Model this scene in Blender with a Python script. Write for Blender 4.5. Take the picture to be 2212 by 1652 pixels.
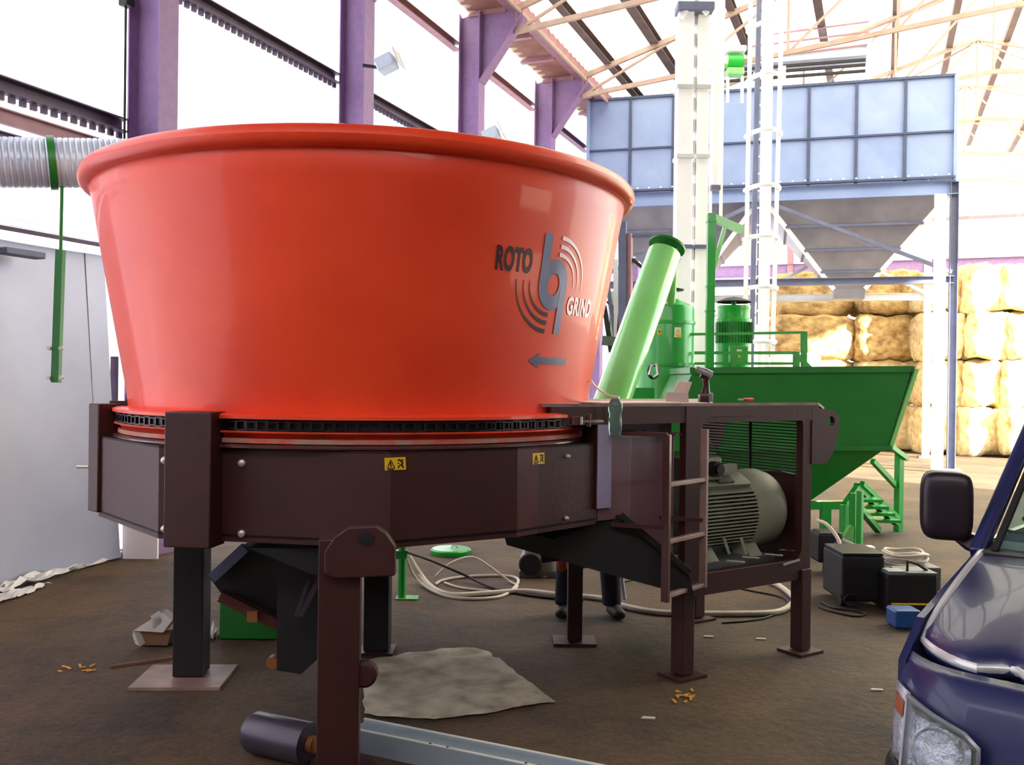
import bpy, bmesh, math, random
from mathutils import Vector, Matrix, noise
random.seed(7)
V = Vector
PI = math.pi
# ------------------------------------------------------------------ camera, world, sun, exposure
sc = bpy.context.scene
for o in list(bpy.data.objects): bpy.data.objects.remove(o)
FPX = 2000.0; ROLL = 0.012; PITCH = 0.003
cam_d = bpy.data.cameras.new('camera'); cam = bpy.data.objects.new('camera', cam_d); sc.collection.objects.link(cam)
cam_d.sensor_width = 36; cam_d.lens = FPX / 2212 * 36; cam_d.clip_end = 300
cam.location = (0, 0, 1.6)
cam.rotation_euler = (Matrix.Rotation(PI/2 - PITCH, 4, 'X') @ Matrix.Rotation(ROLL, 4, 'Z')).to_euler()
sc.camera = cam
wd = bpy.data.worlds.new('sky'); sc.world = wd; wd.use_nodes = True
wd.node_tree.nodes['Background'].inputs[0].default_value = (0.93, 0.95, 1.0, 1)
wd.node_tree.nodes['Background'].inputs[1].default_value = 4.2
sun_d = bpy.data.lights.new('sun', 'SUN'); sun = bpy.data.objects.new('sun', sun_d); sc.collection.objects.link(sun)
sun_d.energy = 38; sun_d.angle = 0.02; sun_d.color = (1, .95, .84)
sun.rotation_euler = V((.6, -.6, .33)).to_track_quat('Z', 'Y').to_euler()
sun.location = (20, 0, 12)
sc.view_settings.view_transform = 'Standard'; sc.view_settings.look = 'None'
sc.view_settings.gamma = 1; sc.view_settings.use_curve_mapping = False
sc.view_settings.exposure = 0.45
try:
    sc.cycles.max_bounces = 8; sc.cycles.diffuse_bounces = 4; sc.cycles.transmission_bounces = 6; sc.cycles.transparent_max_bounces = 8
except Exception: pass

# ------------------------------------------------------------------ measuring helpers (photo pixel -> point in the hall)
CAM = V((0, 0, 1.6)); FW = V((0, math.cos(PITCH), -math.sin(PITCH))); U0 = V((1, 0, 0)).cross(FW)
RT = V((1, 0, 0)) * math.cos(ROLL) + U0 * math.sin(ROLL); UP = U0 * math.cos(ROLL) - V((1, 0, 0)) * math.sin(ROLL)
def P(x, y, z): return CAM + z * (FW + (x - 1106) / FPX * RT + (826 - y) / FPX * UP)
def G(x, y, h=0.0):
    d = P(x, y, 1) - CAM; return CAM + d * ((h - 1.6) / d.z)
D = V((.37, .929, 0)).normalized(); N = V((D.y, -D.x, 0))      # hall axis, and across the hall to the right
def W(a, s, h=0): return D * a + N * s + V((0, 0, h))
ZZ = V((0, 0, 1)); XX = V((1, 0, 0)); YY = V((0, 1, 0))

# ------------------------------------------------------------------ materials
def lin(c):
    c = c / 255
    return c / 12.92 if c <= .04045 else ((c + .055) / 1.055) ** 2.4
MATS = {}
def mat(name, rgb, rough=.5, metal=0, var=0.12, scale=6, bump=0, coat=0, rgb2=None, trans=0, emis=None, bscale=None, ior=None, transl=0):
    m = bpy.data.materials.new(name); m.use_nodes = True; nt = m.node_tree; b = nt.nodes['Principled BSDF']
    c = tuple(lin(x) for x in rgb)
    tc = nt.nodes.new('ShaderNodeTexCoord')
    nz = nt.nodes.new('ShaderNodeTexNoise'); nz.inputs['Scale'].default_value = scale; nz.inputs['Detail'].default_value = 5
    nt.links.new(tc.outputs['Object'], nz.inputs['Vector'])
    rp = nt.nodes.new('ShaderNodeValToRGB'); rp.color_ramp.elements[0].position = .3; rp.color_ramp.elements[1].position = .7
    c2 = tuple(lin(x) for x in rgb2) if rgb2 else tuple(min(1, x * (1 + var)) for x in c)
    c1 = c if rgb2 else tuple(x * (1 - var) for x in c)
    rp.color_ramp.elements[0].color = (*c1, 1); rp.color_ramp.elements[1].color = (*c2, 1)
    nt.links.new(nz.outputs['Fac'], rp.inputs[0]); nt.links.new(rp.outputs[0], b.inputs['Base Color'])
    b.inputs['Roughness'].default_value = rough; b.inputs['Metallic'].default_value = metal
    if ior: b.inputs['IOR'].default_value = ior
    if coat: b.inputs['Coat Weight'].default_value = coat; b.inputs['Coat Roughness'].default_value = .06
    if trans: b.inputs['Transmission Weight'].default_value = trans
    if emis: b.inputs['Emission Color'].default_value = (*[lin(x) for x in rgb], 1); b.inputs['Emission Strength'].default_value = emis
    if bump:
        n2 = nt.nodes.new('ShaderNodeTexNoise'); n2.inputs['Scale'].default_value = bscale or scale * 4; n2.inputs['Detail'].default_value = 4
        nt.links.new(tc.outputs['Object'], n2.inputs['Vector'])
        bp = nt.nodes.new('ShaderNodeBump'); bp.inputs['Strength'].default_value = bump; bp.inputs['Distance'].default_value = .02
        nt.links.new(n2.outputs['Fac'], bp.inputs['Height']); nt.links.new(bp.outputs[0], b.inputs['Normal'])
    if transl:
        tl = nt.nodes.new('ShaderNodeBsdfTranslucent'); nt.links.new(rp.outputs[0], tl.inputs['Color'])
        mx = nt.nodes.new('ShaderNodeMixShader'); mx.inputs[0].default_value = transl
        out = nt.nodes['Material Output']
        nt.links.new(b.outputs[0], mx.inputs[1]); nt.links.new(tl.outputs[0], mx.inputs[2]); nt.links.new(mx.outputs[0], out.inputs[0])
    MATS[name] = m; return m
mat('orange', (226, 58, 24), .42, coat=.2, var=.05, scale=2, rgb2=(242, 74, 32))
mat('orange_dull', (200, 60, 34), .4, var=.2, scale=9)
mat('worn_flange', (150, 132, 112), .6, rgb2=(196, 60, 34), scale=14)
mat('brown_paint', (58, 23, 19), .52, var=.12, scale=4, bump=.08, bscale=60)
mat('brown_gloss', (78, 42, 40), .3, var=.25, scale=5, coat=.3, bump=.05, bscale=30)
mat('brown_dusty_lit', (156, 130, 118), .5, rgb2=(116, 88, 78), scale=5)
mat('black_steel', (19, 17, 19), .55, var=.2, scale=5)
mat('chain_steel', (58, 50, 52), .35, metal=.8, var=.3, scale=30)
mat('bolt_zinc', (200, 190, 180), .35, metal=.5)
mat('yellow_label', (246, 200, 20), .45, var=.03)
mat('white_label', (235, 235, 230), .45, var=.03)
mat('ink', (40, 34, 20), .5)
mat('side_sheen_paint', (122, 88, 92), .34, rgb2=(96, 64, 66), scale=3, coat=.3)  # paler than the frame: sheen on the lit panels put into the colour
mat('lit_face_paint', (150, 140, 166), .4, var=.06)  # post's bright side, the light on it put into the colour
mat('deck_white', (226, 216, 204), .45)
mat('logo_dark_reflection', (62, 40, 46), .35, metal=.3)  # darker than the silver: a dark reflection put into the colour
mat('logo_blue', (104, 112, 140), .3, metal=.4)
mat('logo_silver', (240, 222, 226), .35, metal=.1)
mat('purple_steel', (134, 106, 148), .6, var=.1, scale=12)
mat('mauve_steel', (150, 110, 118), .6, var=.15, scale=6)
mat('soffit', (150, 104, 92), .8, rgb2=(112, 72, 64), scale=2)
mat('dark_girt', (74, 58, 80), .6, var=.2, scale=8)
mat('galv', (176, 180, 200), .42, metal=.2, rgb2=(158, 162, 184), scale=1.2, bump=.06)
mat('galv_duct', (214, 226, 236), .35, metal=.25, rgb2=(190, 204, 220), scale=5)
mat('bin_steel', (142, 160, 196), .5, metal=.1, rgb2=(126, 146, 188), scale=1.3)
mat('bin_cone', (142, 140, 150), .5, metal=.2, rgb2=(116, 116, 128), scale=2)
mat('bin_frame', (98, 104, 130), .55, var=.12)
mat('bin_rib', (60, 72, 104), .55)
mat('white_steel', (250, 252, 254), .4, var=.03)
mat('green', (30, 160, 54), .35, var=.08, scale=3, coat=.3)
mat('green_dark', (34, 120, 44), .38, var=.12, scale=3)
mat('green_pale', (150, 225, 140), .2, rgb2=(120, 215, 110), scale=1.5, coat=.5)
mat('green_rail', (70, 160, 76), .45)
mat('truss', (166, 142, 128), .6, var=.12)
mat('purlin', (98, 82, 80), .7, var=.2, scale=3)
mat('straw', (214, 184, 124), .95, rgb2=(134, 100, 56), scale=8, bump=1.0, bscale=30)
mat('straw_sunlit', (236, 222, 176), .95, rgb2=(190, 160, 104), scale=8, bump=.9, bscale=26)  # paler straw, sunlight on the brighter stacks put into the colour
mat('cream_wrap', (236, 230, 200), .5, bump=.3)
mat('motor_grey', (150, 152, 128), .42, var=.1, scale=5)
mat('motor_fin', (118, 124, 110), .5, var=.1)
mat('van_blue', (26, 34, 84), .4, coat=.25, var=.06)
mat('van_black', (24, 22, 26), .5, var=.1)
mat('van_mirror_black', (34, 24, 32), .38, var=.08)
mat('chrome', (225, 228, 232), .12, metal=.9, var=.05)
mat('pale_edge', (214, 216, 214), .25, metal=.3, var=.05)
mat('lamp_reflector', (228, 232, 240), .25, metal=.35, rgb2=(150, 158, 170), scale=14, bump=.5)
mat('amber', (186, 100, 70), .2, coat=.5)
mat('lamp_glass', (240, 245, 250), .03, trans=.95, ior=1.3)
mat('window_glass', (170, 200, 200), .03, trans=.9, ior=1.2)
mat('rubber', (18, 17, 18), .7)
mat('cable_white', (214, 206, 188), .5, var=.06)
mat('cable_black', (20, 18, 18), .55)
mat('cloth_mat', (204, 196, 172), .9, rgb2=(140, 128, 106), scale=6, bump=.5, bscale=14)
mat('zinc_beam', (150, 164, 172), .38, metal=.3, var=.1)
mat('beam_edge', (206, 208, 200), .4)
mat('tube_steel', (66, 58, 70), .35, metal=.3)
mat('denim', (36, 34, 50), .85, var=.2, scale=12)
mat('skin', (196, 140, 112), .5)
mat('shirt', (40, 52, 70), .8)
mat('hair', (40, 28, 22), .8)
mat('shoe', (34, 30, 32), .6)
mat('glove_red', (170, 60, 44), .7)
mat('carton', (206, 200, 190), .8)
mat('carton_brown', (120, 88, 60), .85)
mat('straw_bits', (214, 150, 50), .9)
mat('drill_black', (28, 26, 28), .4)
mat('drill_grey', (140, 146, 150), .3, metal=.3)
mat('red_plastic', (210, 40, 30), .35)
mat('bottle_green', (176, 214, 200), .04, trans=.85, ior=1.35)
mat('plastic_film', (214, 214, 214), .25, var=.1, scale=4, bump=.6, bscale=9)
mat('blue_plastic', (36, 84, 150), .4)
mat('pump_grey', (88, 92, 88), .5, var=.25, scale=9)
mat('brass_orange', (140, 84, 40), .5)
mat('lamp_body', (190, 206, 222), .35)
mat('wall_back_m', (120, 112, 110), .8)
mat('ground_out', (196, 184, 160), .9)

def m_floor():
    m = mat('floor_dirt', (94, 73, 45), .82, rgb2=(68, 51, 32), scale=.9, bump=.35, bscale=18)
    nt = m.node_tree; b = nt.nodes['Principled BSDF']
    tc = nt.nodes.new('ShaderNodeTexCoord')
    n = nt.nodes.new('ShaderNodeTexNoise'); n.inputs['Scale'].default_value = 1.6; n.inputs['Detail'].default_value = 9; n.inputs['Roughness'].default_value = .7
    nt.links.new(tc.outputs['Object'], n.inputs['Vector'])
    r = nt.nodes.new('ShaderNodeValToRGB'); r.color_ramp.elements[0].position = .36; r.color_ramp.elements[1].position = .56
    r.color_ramp.elements[0].color = (.4, .42, .42, 1); r.color_ramp.elements[1].color = (1, 1, 1, 1)
    nt.links.new(n.outputs['Fac'], r.inputs[0])
    n3 = nt.nodes.new('ShaderNodeTexNoise'); n3.inputs['Scale'].default_value = 45; n3.inputs['Detail'].default_value = 3
    nt.links.new(tc.outputs['Object'], n3.inputs['Vector'])
    r3 = nt.nodes.new('ShaderNodeValToRGB'); r3.color_ramp.elements[0].position = .35; r3.color_ramp.elements[1].position = .7
    r3.color_ramp.elements[0].color = (.72, .72, .72, 1); r3.color_ramp.elements[1].color = (1.25, 1.2, 1.1, 1)
    nt.links.new(n3.outputs['Fac'], r3.inputs[0])
    src = b.inputs['Base Color'].links[0].from_socket
    for rr in (r, r3):
        mx = nt.nodes.new('ShaderNodeMix'); mx.data_type = 'RGBA'; mx.blend_type = 'MULTIPLY'; mx.inputs[0].default_value = 1
        nt.links.new(src, mx.inputs[6]); nt.links.new(rr.outputs[0], mx.inputs[7]); src = mx.outputs[2]
    nt.links.new(src, b.inputs['Base Color'])
m_floor()
mat('roof_sheet', (250, 244, 224), .8, transl=.7, var=.04, scale=.6)
mat('wall_sheet', (250, 246, 255), .8, transl=.36, var=.02, scale=.6)

# ------------------------------------------------------------------ mesh helpers
def basis(d, up=ZZ):
    d = d.normalized(); x = d.cross(up)
    if x.length < 1e-4: x = d.cross(YY)
    x.normalize(); return x, x.cross(d).normalized(), d
class MB:
    def __init__(s): s.v = []; s.f = []
    def add(s, vs, fs):
        n = len(s.v); s.v += [V(q) for q in vs]; s.f += [tuple(i + n for i in f) for f in fs]; return s
    def box(s, c, size, X=XX, Y=YY, Z=ZZ):
        c = V(c); hx, hy, hz = (q / 2 for q in size)
        vs = [c + X * (hx * i) + Y * (hy * j) + Z * (hz * k) for k in (-1, 1) for j in (-1, 1) for i in (-1, 1)]
        return s.add(vs, [(0, 2, 3, 1), (4, 5, 7, 6), (0, 1, 5, 4), (2, 6, 7, 3), (0, 4, 6, 2), (1, 3, 7, 5)])
    def prof(s, p, q, poly, up=ZZ):
        p = V(p); q = V(q); x, y, d = basis(q - p, up); n = len(poly)
        vs = [p + x * a + y * b for a, b in poly] + [q + x * a + y * b for a, b in poly]
        fs = [tuple(range(n)), tuple(range(2 * n - 1, n - 1, -1))] + [(i, i + n, (i + 1) % n + n, (i + 1) % n) for i in range(n)]
        return s.add(vs, fs)
    def bar(s, p, q, w, h=None, up=ZZ):
        h = h or w; return s.prof(p, q, [(-w/2, -h/2), (w/2, -h/2), (w/2, h/2), (-w/2, h/2)], up)
    def ibeam(s, p, q, w, h, t=.012, up=ZZ):
        w /= 2; h /= 2
        return s.prof(p, q, [(-w, -h), (w, -h), (w, -h+t), (t/2, -h+t), (t/2, h-t), (w, h-t), (w, h), (-w, h), (-w, h-t), (-t/2, h-t), (-t/2, -h+t), (-w, -h+t)], up)
    def cee(s, p, q, w, h, t=.012, up=ZZ):
        return s.prof(p, q, [(-w/2, -h/2), (w/2, -h/2), (w/2, -h/2+t), (-w/2+t, -h/2+t), (-w/2+t, h/2-t), (w/2, h/2-t), (w/2, h/2), (-w/2, h/2)], up)
    def angle(s, p, q, w, t=.01, up=ZZ):
        return s.prof(p, q, [(0, 0), (w, 0), (w, t), (t, t), (t, w), (0, w)], up)
    def prism(s, pts, vec):
        pts = [V(q) for q in pts]; vec = V(vec); n = len(pts)
        return s.add(pts + [q + vec for q in pts], [tuple(range(n)), tuple(range(2*n-1, n-1, -1))] + [(i, i+n, (i+1) % n + n, (i+1) % n) for i in range(n)])
    def tube(s, pts, r, n=10, closed=False, caps=True):
        pts = [V(q) for q in pts]; m = len(pts); rs = r if isinstance(r, (list, tuple)) else [r] * m
        rings = []; px = None
        for i, q in enumerate(pts):
            a = pts[(i - 1) % m] if (closed or i > 0) else q; b = pts[(i + 1) % m] if (closed or i < m - 1) else q
            d = (b - a).normalized()
            if px is None: x = basis(d)[0]
            else:
                x = (px - d * px.dot(d))
                x = x.normalized() if x.length > 1e-5 else basis(d)[0]
            px = x; y = d.cross(x)
            rings.append([q + (x * math.cos(2*PI*k/n) + y * math.sin(2*PI*k/n)) * rs[i] for k in range(n)])
        vs = [v for R in rings for v in R]; fs = []
        for i in range(m if closed else m - 1):
            j = (i + 1) % m
            for k in range(n): fs.append((i*n+k, i*n+(k+1) % n, j*n+(k+1) % n, j*n+k))
        if caps and not closed: fs += [tuple(range(n-1, -1, -1)), tuple((m-1)*n+k for k in range(n))]
        return s.add(vs, fs)
    def lathe(s, c, prof, n=48, X=XX, Y=YY, Z=ZZ, a0=0, a1=2*PI):
        c = V(c); full = abs(a1 - a0 - 2*PI) < 1e-6; m = n if full else n + 1; L = len(prof)
        vs = [c + (X * math.cos(a0+(a1-a0)*k/n) + Y * math.sin(a0+(a1-a0)*k/n)) * r + Z * z for k in range(m) for r, z in prof]
        fs = [(k*L+i, (k+1) % m*L+i, (k+1) % m*L+i+1, k*L+i+1) for k in range(n) for i in range(L-1)]
        return s.add(vs, fs)
    def cyl(s, p, q, r, n=20, r2=None): return s.tube([p, q], [r, r if r2 is None else r2], n)
    def build(s, name, m, parent=None, smooth=35, bevel=0, weld=False):
        me = bpy.data.meshes.new(name)
        if parent is not None: off = V(parent['o'])
        else:
            lo = V([min(v[i] for v in s.v) for i in range(3)]); hi = V([max(v[i] for v in s.v) for i in range(3)])
            off = V(((lo.x+hi.x)/2, (lo.y+hi.y)/2, lo.z))
        me.from_pydata([v - off for v in s.v], [], s.f)
        b = bmesh.new(); b.from_mesh(me)
        if weld: bmesh.ops.remove_doubles(b, verts=b.verts, dist=1e-4)
        bmesh.ops.recalc_face_normals(b, faces=b.faces); b.to_mesh(me); b.free()
        if smooth:
            for p in me.polygons: p.use_smooth = True
            me.set_sharp_from_angle(angle=math.radians(smooth))
        me.materials.append(MATS[m])
        o = bpy.data.objects.new(name, me); sc.collection.objects.link(o); o['o'] = list(off)
        if parent is not None: o.parent = parent
        else: o.location = off
        if bevel:
            bv = o.modifiers.new('bevel', 'BEVEL'); bv.width = bevel; bv.segments = 2; bv.limit_method = 'ANGLE'; bv.harden_normals = False
        return o
def tag(o, label, cat, group=None, kind=None):
    o['label'] = label; o['category'] = cat
    if group: o['group'] = group
    if kind: o['kind'] = kind
    return o
def thing(name, loc, label, cat, group=None):
    o = bpy.data.objects.new(name, None); sc.collection.objects.link(o); o.location = V(loc); o['o'] = list(loc); o.empty_display_size = .2
    return tag(o, label, cat, group)
def struct(o): o['kind'] = 'structure'; return o
def lab(o, t): o['label'] = t; return o

# ------------------------------------------------------------------ the hall
SW, SG, SE = -6.16, -5.45, 9.5            # left wall, girder and right wall offsets
flo = struct(MB().add([W(-6, -60), W(60, -60), W(60, 9.8), W(-6, 9.8), W(-6, -60, -.15), W(60, -60, -.15), W(60, 9.8, -.15), W(-6, 9.8, -.15)],
     [(0, 1, 2, 3), (4, 7, 6, 5), (0, 4, 5, 1), (1, 5, 6, 2), (2, 6, 7, 3), (3, 7, 4, 0)]).build('floor', 'floor_dirt', smooth=0)) if False else \
      struct(MB().prism([W(-6, SW-.3, 0), W(36, SW-.3, 0), W(36, 9.8, 0), W(-6, 9.8, 0)], V((0, 0, -.15))).build('floor', 'floor_dirt', smooth=0))
yard = struct(MB().prism([W(-40, 9.8, -.02), W(80, 9.8, -.02), W(80, 70, -.02), W(-40, 70, -.02)], V((0, 0, -.15))).build('trim_1', 'ground_out', smooth=0))

def corrugated(mb, a0, a1, fn, pitch=.2, amp=.02, trap=True):
    """sheet between fn(a,0,w) and fn(a,1,w), w = wave offset"""
    n = max(2, int((a1 - a0) / pitch)); vs = []; st = [(0, 0), (.25, 0), (.4, 1), (.6, 1), (.75, 0)] if False else [(0, 0), (.3, 0), (.45, 1), (.85, 1)]
    for i in range(n):
        for t, w in st:
            a = a0 + (a1 - a0) * (i + t) / n
            vs += [fn(a, 0, w * amp), fn(a, 1, w * amp)]
    vs += [fn(a1, 0, 0), fn(a1, 1, 0)]
    k = len(vs) // 2
    mb.add(vs, [(2*i, 2*i+2, 2*i+3, 2*i+1) for i in range(k-1)])
    return mb
AT = -4.0; AB = 34.0
def hroof(s): return 7.65 + .3 * (s + 5.5) if s < 2 else 9.9 - .3 * (s - 2)
SPACE = 3.487; A0 = D.dot(V((-3.293, 8.4, 0)))       # first column seen
cols = [A0 + SPACE * k for k in range(-3, 8)]
# left wall: lower cladding and one window band per bay
wl = struct(corrugated(MB(), AT, AB, lambda a, t, w: W(a, SW-.30+w, 0 if t == 0 else 2.55), .25, .03).build('wall_left', 'wall_sheet', smooth=0))
for i in range(len(cols)-1):
    a0, a1 = cols[i], cols[i+1]
    if a0 > AB: break
    wp = struct(corrugated(MB(), a0+.05, min(a1, AB)-.05, lambda a, t, w: W(a, SW-.30+w, 2.55 if t == 0 else 7.2), .2, .03).build('window_%d' % (i+1), 'wall_sheet', smooth=0))
    fr = MB(); fr.bar(W(a0+.05, SW-.26, 2.55), W(min(a1, AB)-.05, SW-.26, 2.55), .06, .08); fr.build('window_frame', 'wall_sheet', wp, 0)
# back wall behind the camera, right wall up to the big opening, far gable
struct(MB().prism([W(AT, SW-.3, 0), W(AT, 9.8, 0), W(AT, 9.8, 5.9), W(AT, SW-.3, 5.9)], D * -.1).build('wall_back', 'wall_back_m', smooth=0))
struct(corrugated(MB(), SW-.3, 9.8, lambda q, t, w: W(AT-.05+w, q, 5.9 if t == 0 else hroof(q)), .25, .03).build('window_20', 'wall_sheet', smooth=0))  # unseen translucent band added to brighten the front of the tub
wr = struct(MB().prism([W(AT, 9.6, 0), W(5.0, 9.6, 0), W(5.0, 9.6, 2.3), W(8.6, 9.6, 2.3), W(8.6, 9.6, 0), W(12.5, 9.6, 0), W(12.5, 9.6, 7.9), W(AT, 9.6, 7.9)], N * .1).build('wall_right', 'wall_back_m', smooth=0))  # low door gap added to throw light on the deck's side faces
DS0, DS1, DH = 2.6, 7.2, 5.3  # door gap added in the gable for a bright reflection on the tub
wf = corrugated(MB(), SW-.3, DS0, lambda s, t, w: W(AB+w, s, 0 if t == 0 else (10.0 - abs(s-2)*.28)), .25, .03)
corrugated(wf, DS0, DS1, lambda s, t, w: W(AB+w, s, DH if t == 0 else (10.0 - abs(s-2)*.28)), .25, .03)
corrugated(wf, DS1, 9.7, lambda s, t, w: W(AB+w, s, 0 if t == 0 else (10.0 - abs(s-2)*.28)), .25, .03)
wf = struct(wf.build('wall_far', 'wall_sheet', smooth=0))
struct(MB().prism([W(36, SW-.3, -.02), W(80, SW-.3, -.02), W(80, 9.8, -.02), W(36, 9.8, -.02)], V((0, 0, -.15))).build('trim_3', 'ground_out', smooth=0))
b = MB(); b.ibeam(W(AB-.25, SW, 5.55), W(AB-.25, 9.6, 5.55), .2, .42); b.build('girt', 'purple_steel', wf)
b = MB(); b.bar(W(AB-.2, SW, 7.1), W(AB-.2, 9.6, 7.1), .12, .1); b.build('girt', 'mauve_steel', wf)
b = MB(); b.bar(W(AB-.2, SW, 4.0), W(AB-.2, 9.6, 4.0), .12, .1); b.build('girt', 'mauve_steel', wf)
for s in (-3, 1.4, 7.4):
    b = MB(); b.ibeam(W(AB-.2, s, 0), W(AB-.2, s, 7.8), .2, .2, up=D); b.build('post', 'mauve_steel', wf)
# roof
RS = 11.0
rf = MB()
corrugated(rf, RS, AB, lambda a, t, w: W(a, SW-.5 if t == 0 else 2, hroof(SW-.5 if t == 0 else 2) + w), .25, .035)
corrugated(rf, RS, AB, lambda a, t, w: W(a, 10.0 if t == 0 else 2, hroof(10.0 if t == 0 else 2) + w), .25, .035)
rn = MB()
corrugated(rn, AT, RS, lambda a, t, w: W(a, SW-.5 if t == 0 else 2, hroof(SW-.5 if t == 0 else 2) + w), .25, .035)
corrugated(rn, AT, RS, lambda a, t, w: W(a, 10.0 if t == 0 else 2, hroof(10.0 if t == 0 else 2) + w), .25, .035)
rf = struct(rf.build('ceiling', 'roof_sheet', smooth=0)); rn.build('unseen_opaque_sheets', 'wall_back_m', rf, 0)  # near roof, out of view, made opaque to darken the foreground
for s in (-4.9, -4.0, -2.6, -1.2, .2, 1.4, 2.6, 3.8, 5.2, 6.6, 8.0):
    wd_ = .17 if s in (-4.0,) else .14
    b = MB(); b.cee(W(AT, s, hroof(s)-.13), W(AB, s, hroof(s)-.13), wd_, .16); b.build('purlin', 'purlin', rf)
def truss(a):
    t = None
    top = [(s, hroof(s)-.24) for s in (-5.4, -3.5, -1.6, .2, 2, 3.8, 5.6, 7.5, 9.4)]
    bot = [(s, 7.15 + (1.2 - .3*abs(s-2)*.6)*.55) for s in (-5.4, -3.5, -1.6, .2, 2, 3.8, 5.6, 7.5, 9.4)]
    b = MB()
    for i in range(8): b.bar(W(a, *top[i]), W(a, *top[i+1]), .07, .09)
    t = b.build('truss', 'truss', rf, 0)
    b = MB()
    for i in range(8): b.bar(W(a, *bot[i]), W(a, *bot[i+1]), .06, .08)
    b.build('bottom_chord', 'truss', t, 0)
    for i in range(9):
        b = MB(); b.bar(W(a, *bot[i]), W(a, *top[i]), .04); b.build('web_bar', 'truss', t, 0)
        if i < 8:
            p, q = (bot[i], top[i+1]) if i < 4 else (top[i], bot[i+1])
            b = MB(); b.bar(W(a, *p), W(a, *q), .04); b.build('web_bar', 'truss', t, 0)
for i, a in enumerate(cols[5:]):
    if a < AB: truss(a)
for k, (a, s0, s1) in enumerate(((cols[6], -1.6, 3.8), (cols[6], 3.8, 9.4), (cols[8], 2, 7.5), (cols[8], -3.5, 2))):
    b = MB(); b.bar(W(a, s0, hroof(s0)-.3), W(a+SPACE, s1, hroof(s1)-.3), .035); b.bar(W(a, s1, hroof(s1)-.3), W(a+SPACE, s0, hroof(s0)-.3), .035)
    b.build('wind_brace', 'truss', rf, 0)
# wall girts
def girt(a0, a1, h, w=.1, m='dark_girt', teeth=True):
    b = MB(); b.cee(W(a0, SW-.2, h), W(a1, SW-.2, h), w, .12)
    if teeth:
        n = int((a1-a0)/.1)
        for i in range(n):
            b.box(W(a0+(i+.5)*(a1-a0)/n, SW-.22, h-.09), (.05, .03, .05), X=D, Y=N)
    return b.build('girt', m, wl, 0)
girt(AT, cols[3]-.12, 3.84); girt(AT, cols[3]-.12, 3.6, .05, 'mauve_steel', False); girt(AT, cols[3]-.12, 3.42, .04, 'dark_girt')
for k in (3, 4, 5, 6, 7):
    girt(cols[k]+.12, cols[k+1]-.12, 5.33)
for k in (4, 5, 6, 7, 8): girt(cols[k]+.12, min(cols[k+1]-.12, AB), 6.9, .12, 'mauve_steel', False)
# columns
CL = {2: 'purple steel column at the left edge outside the view', 3: 'widest purple steel column, nearest one rising behind the left of the orange tub',
      4: 'purple steel column with a floodlight on its right side', 5: 'third purple steel column, with a flared bracket at its top',
      6: 'fourth purple steel column with flared top, left of the blue bin', 7: 'purple steel column hidden mostly behind the blue bin end',
      8: 'far purple column behind the bin', 9: 'last purple column by the far gable'}
for k in range(3, 10):
    a = cols[k]
    if a > AB - .3: break
    t = thing('steel_column', W(a, SW, 0), CL[k], 'column', 'purple columns along the left wall')
    b = MB(); b.ibeam(W(a, SW, 0), W(a, SW, 7.45), .24, .36, .016, up=N); b.build('column_shaft', 'purple_steel', t, 0)
    b = MB(); b.box(W(a, SW, .015), (.28, .4, .03), X=D, Y=N); b.build('base_plate', 'purple_steel', t, 0)
    br = MB(); br.prism([W(a-.01, SW+.18, 6.35), W(a-.01, SG+.15, 7.3), W(a-.01, SG+.15, 7.42), W(a-.01, SW+.18, 7.42)], D*.02)
    br.prism([W(a-.12, SW+.17, 6.33), W(a+.12, SW+.17, 6.33), W(a+.12, SG+.17, 7.3), W(a-.12, SG+.17, 7.3)], N*.02)
    br.build('bracket', 'purple_steel', t, 0)
# crane runway girder along the column brackets and the soffit behind it
g = thing('runway_girder', W(12, SG, 7.42), 'mauve steel runway girder carried on the column brackets under the roof', 'girder')
b = MB(); b.ibeam(W(cols[3], SG, 7.62), W(AB-.5, SG, 7.62), .22, .38, .02); b.build('beam', 'mauve_steel', g, 0)
b = MB(); b.box(W((cols[3]+AB-.5)/2, SG, 7.84), (AB-.5-cols[3], .05, .06), X=D, Y=N); b.build('rail', 'dark_girt', g, 0)
b = MB(); b.bar(W(cols[3], SG+.12, 7.38), W(AB-.5, SG+.12, 7.38), .04, .06); b.build('edge_strip', 'truss', g, 0)
sf = MB(); sf.box(W((cols[3]+AB)/2, (SW+SG)/2-.1, 7.5), (AB-cols[3], .62, .04), X=D, Y=N); sf = struct(sf.build('trim_2', 'soffit', smooth=0))
for k in range(3, 10):
    for j in (0, .33, .66):
        a = cols[k] + j*SPACE
        if a < AB-.3:
            b = MB(); b.bar(W(a, SW-.05, 7.44), W(a, SG-.12, 7.44), .1, .08); b.build('joist', 'mauve_steel', sf, 0)
# conduit on the first column
c0 = W(cols[3], SW, 0)
t = [W(cols[3]-.2, SW-.13, h) for h in (3.0, 4.2, 4.9, 5.6, 7.2)]
tag(MB().tube(t, .012, 6).build('conduit', 'cable_black'), 'thin dark cable running up the left edge of the widest purple column', 'cable')
tag(MB().box(W(cols[3]-.2, SW-.12, 4.95), (.1, .1, .14), X=D, Y=N).build('junction_box', 'black_steel', bevel=.01), 'small dark junction box on the left edge of the widest purple column', 'junction box')
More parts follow.
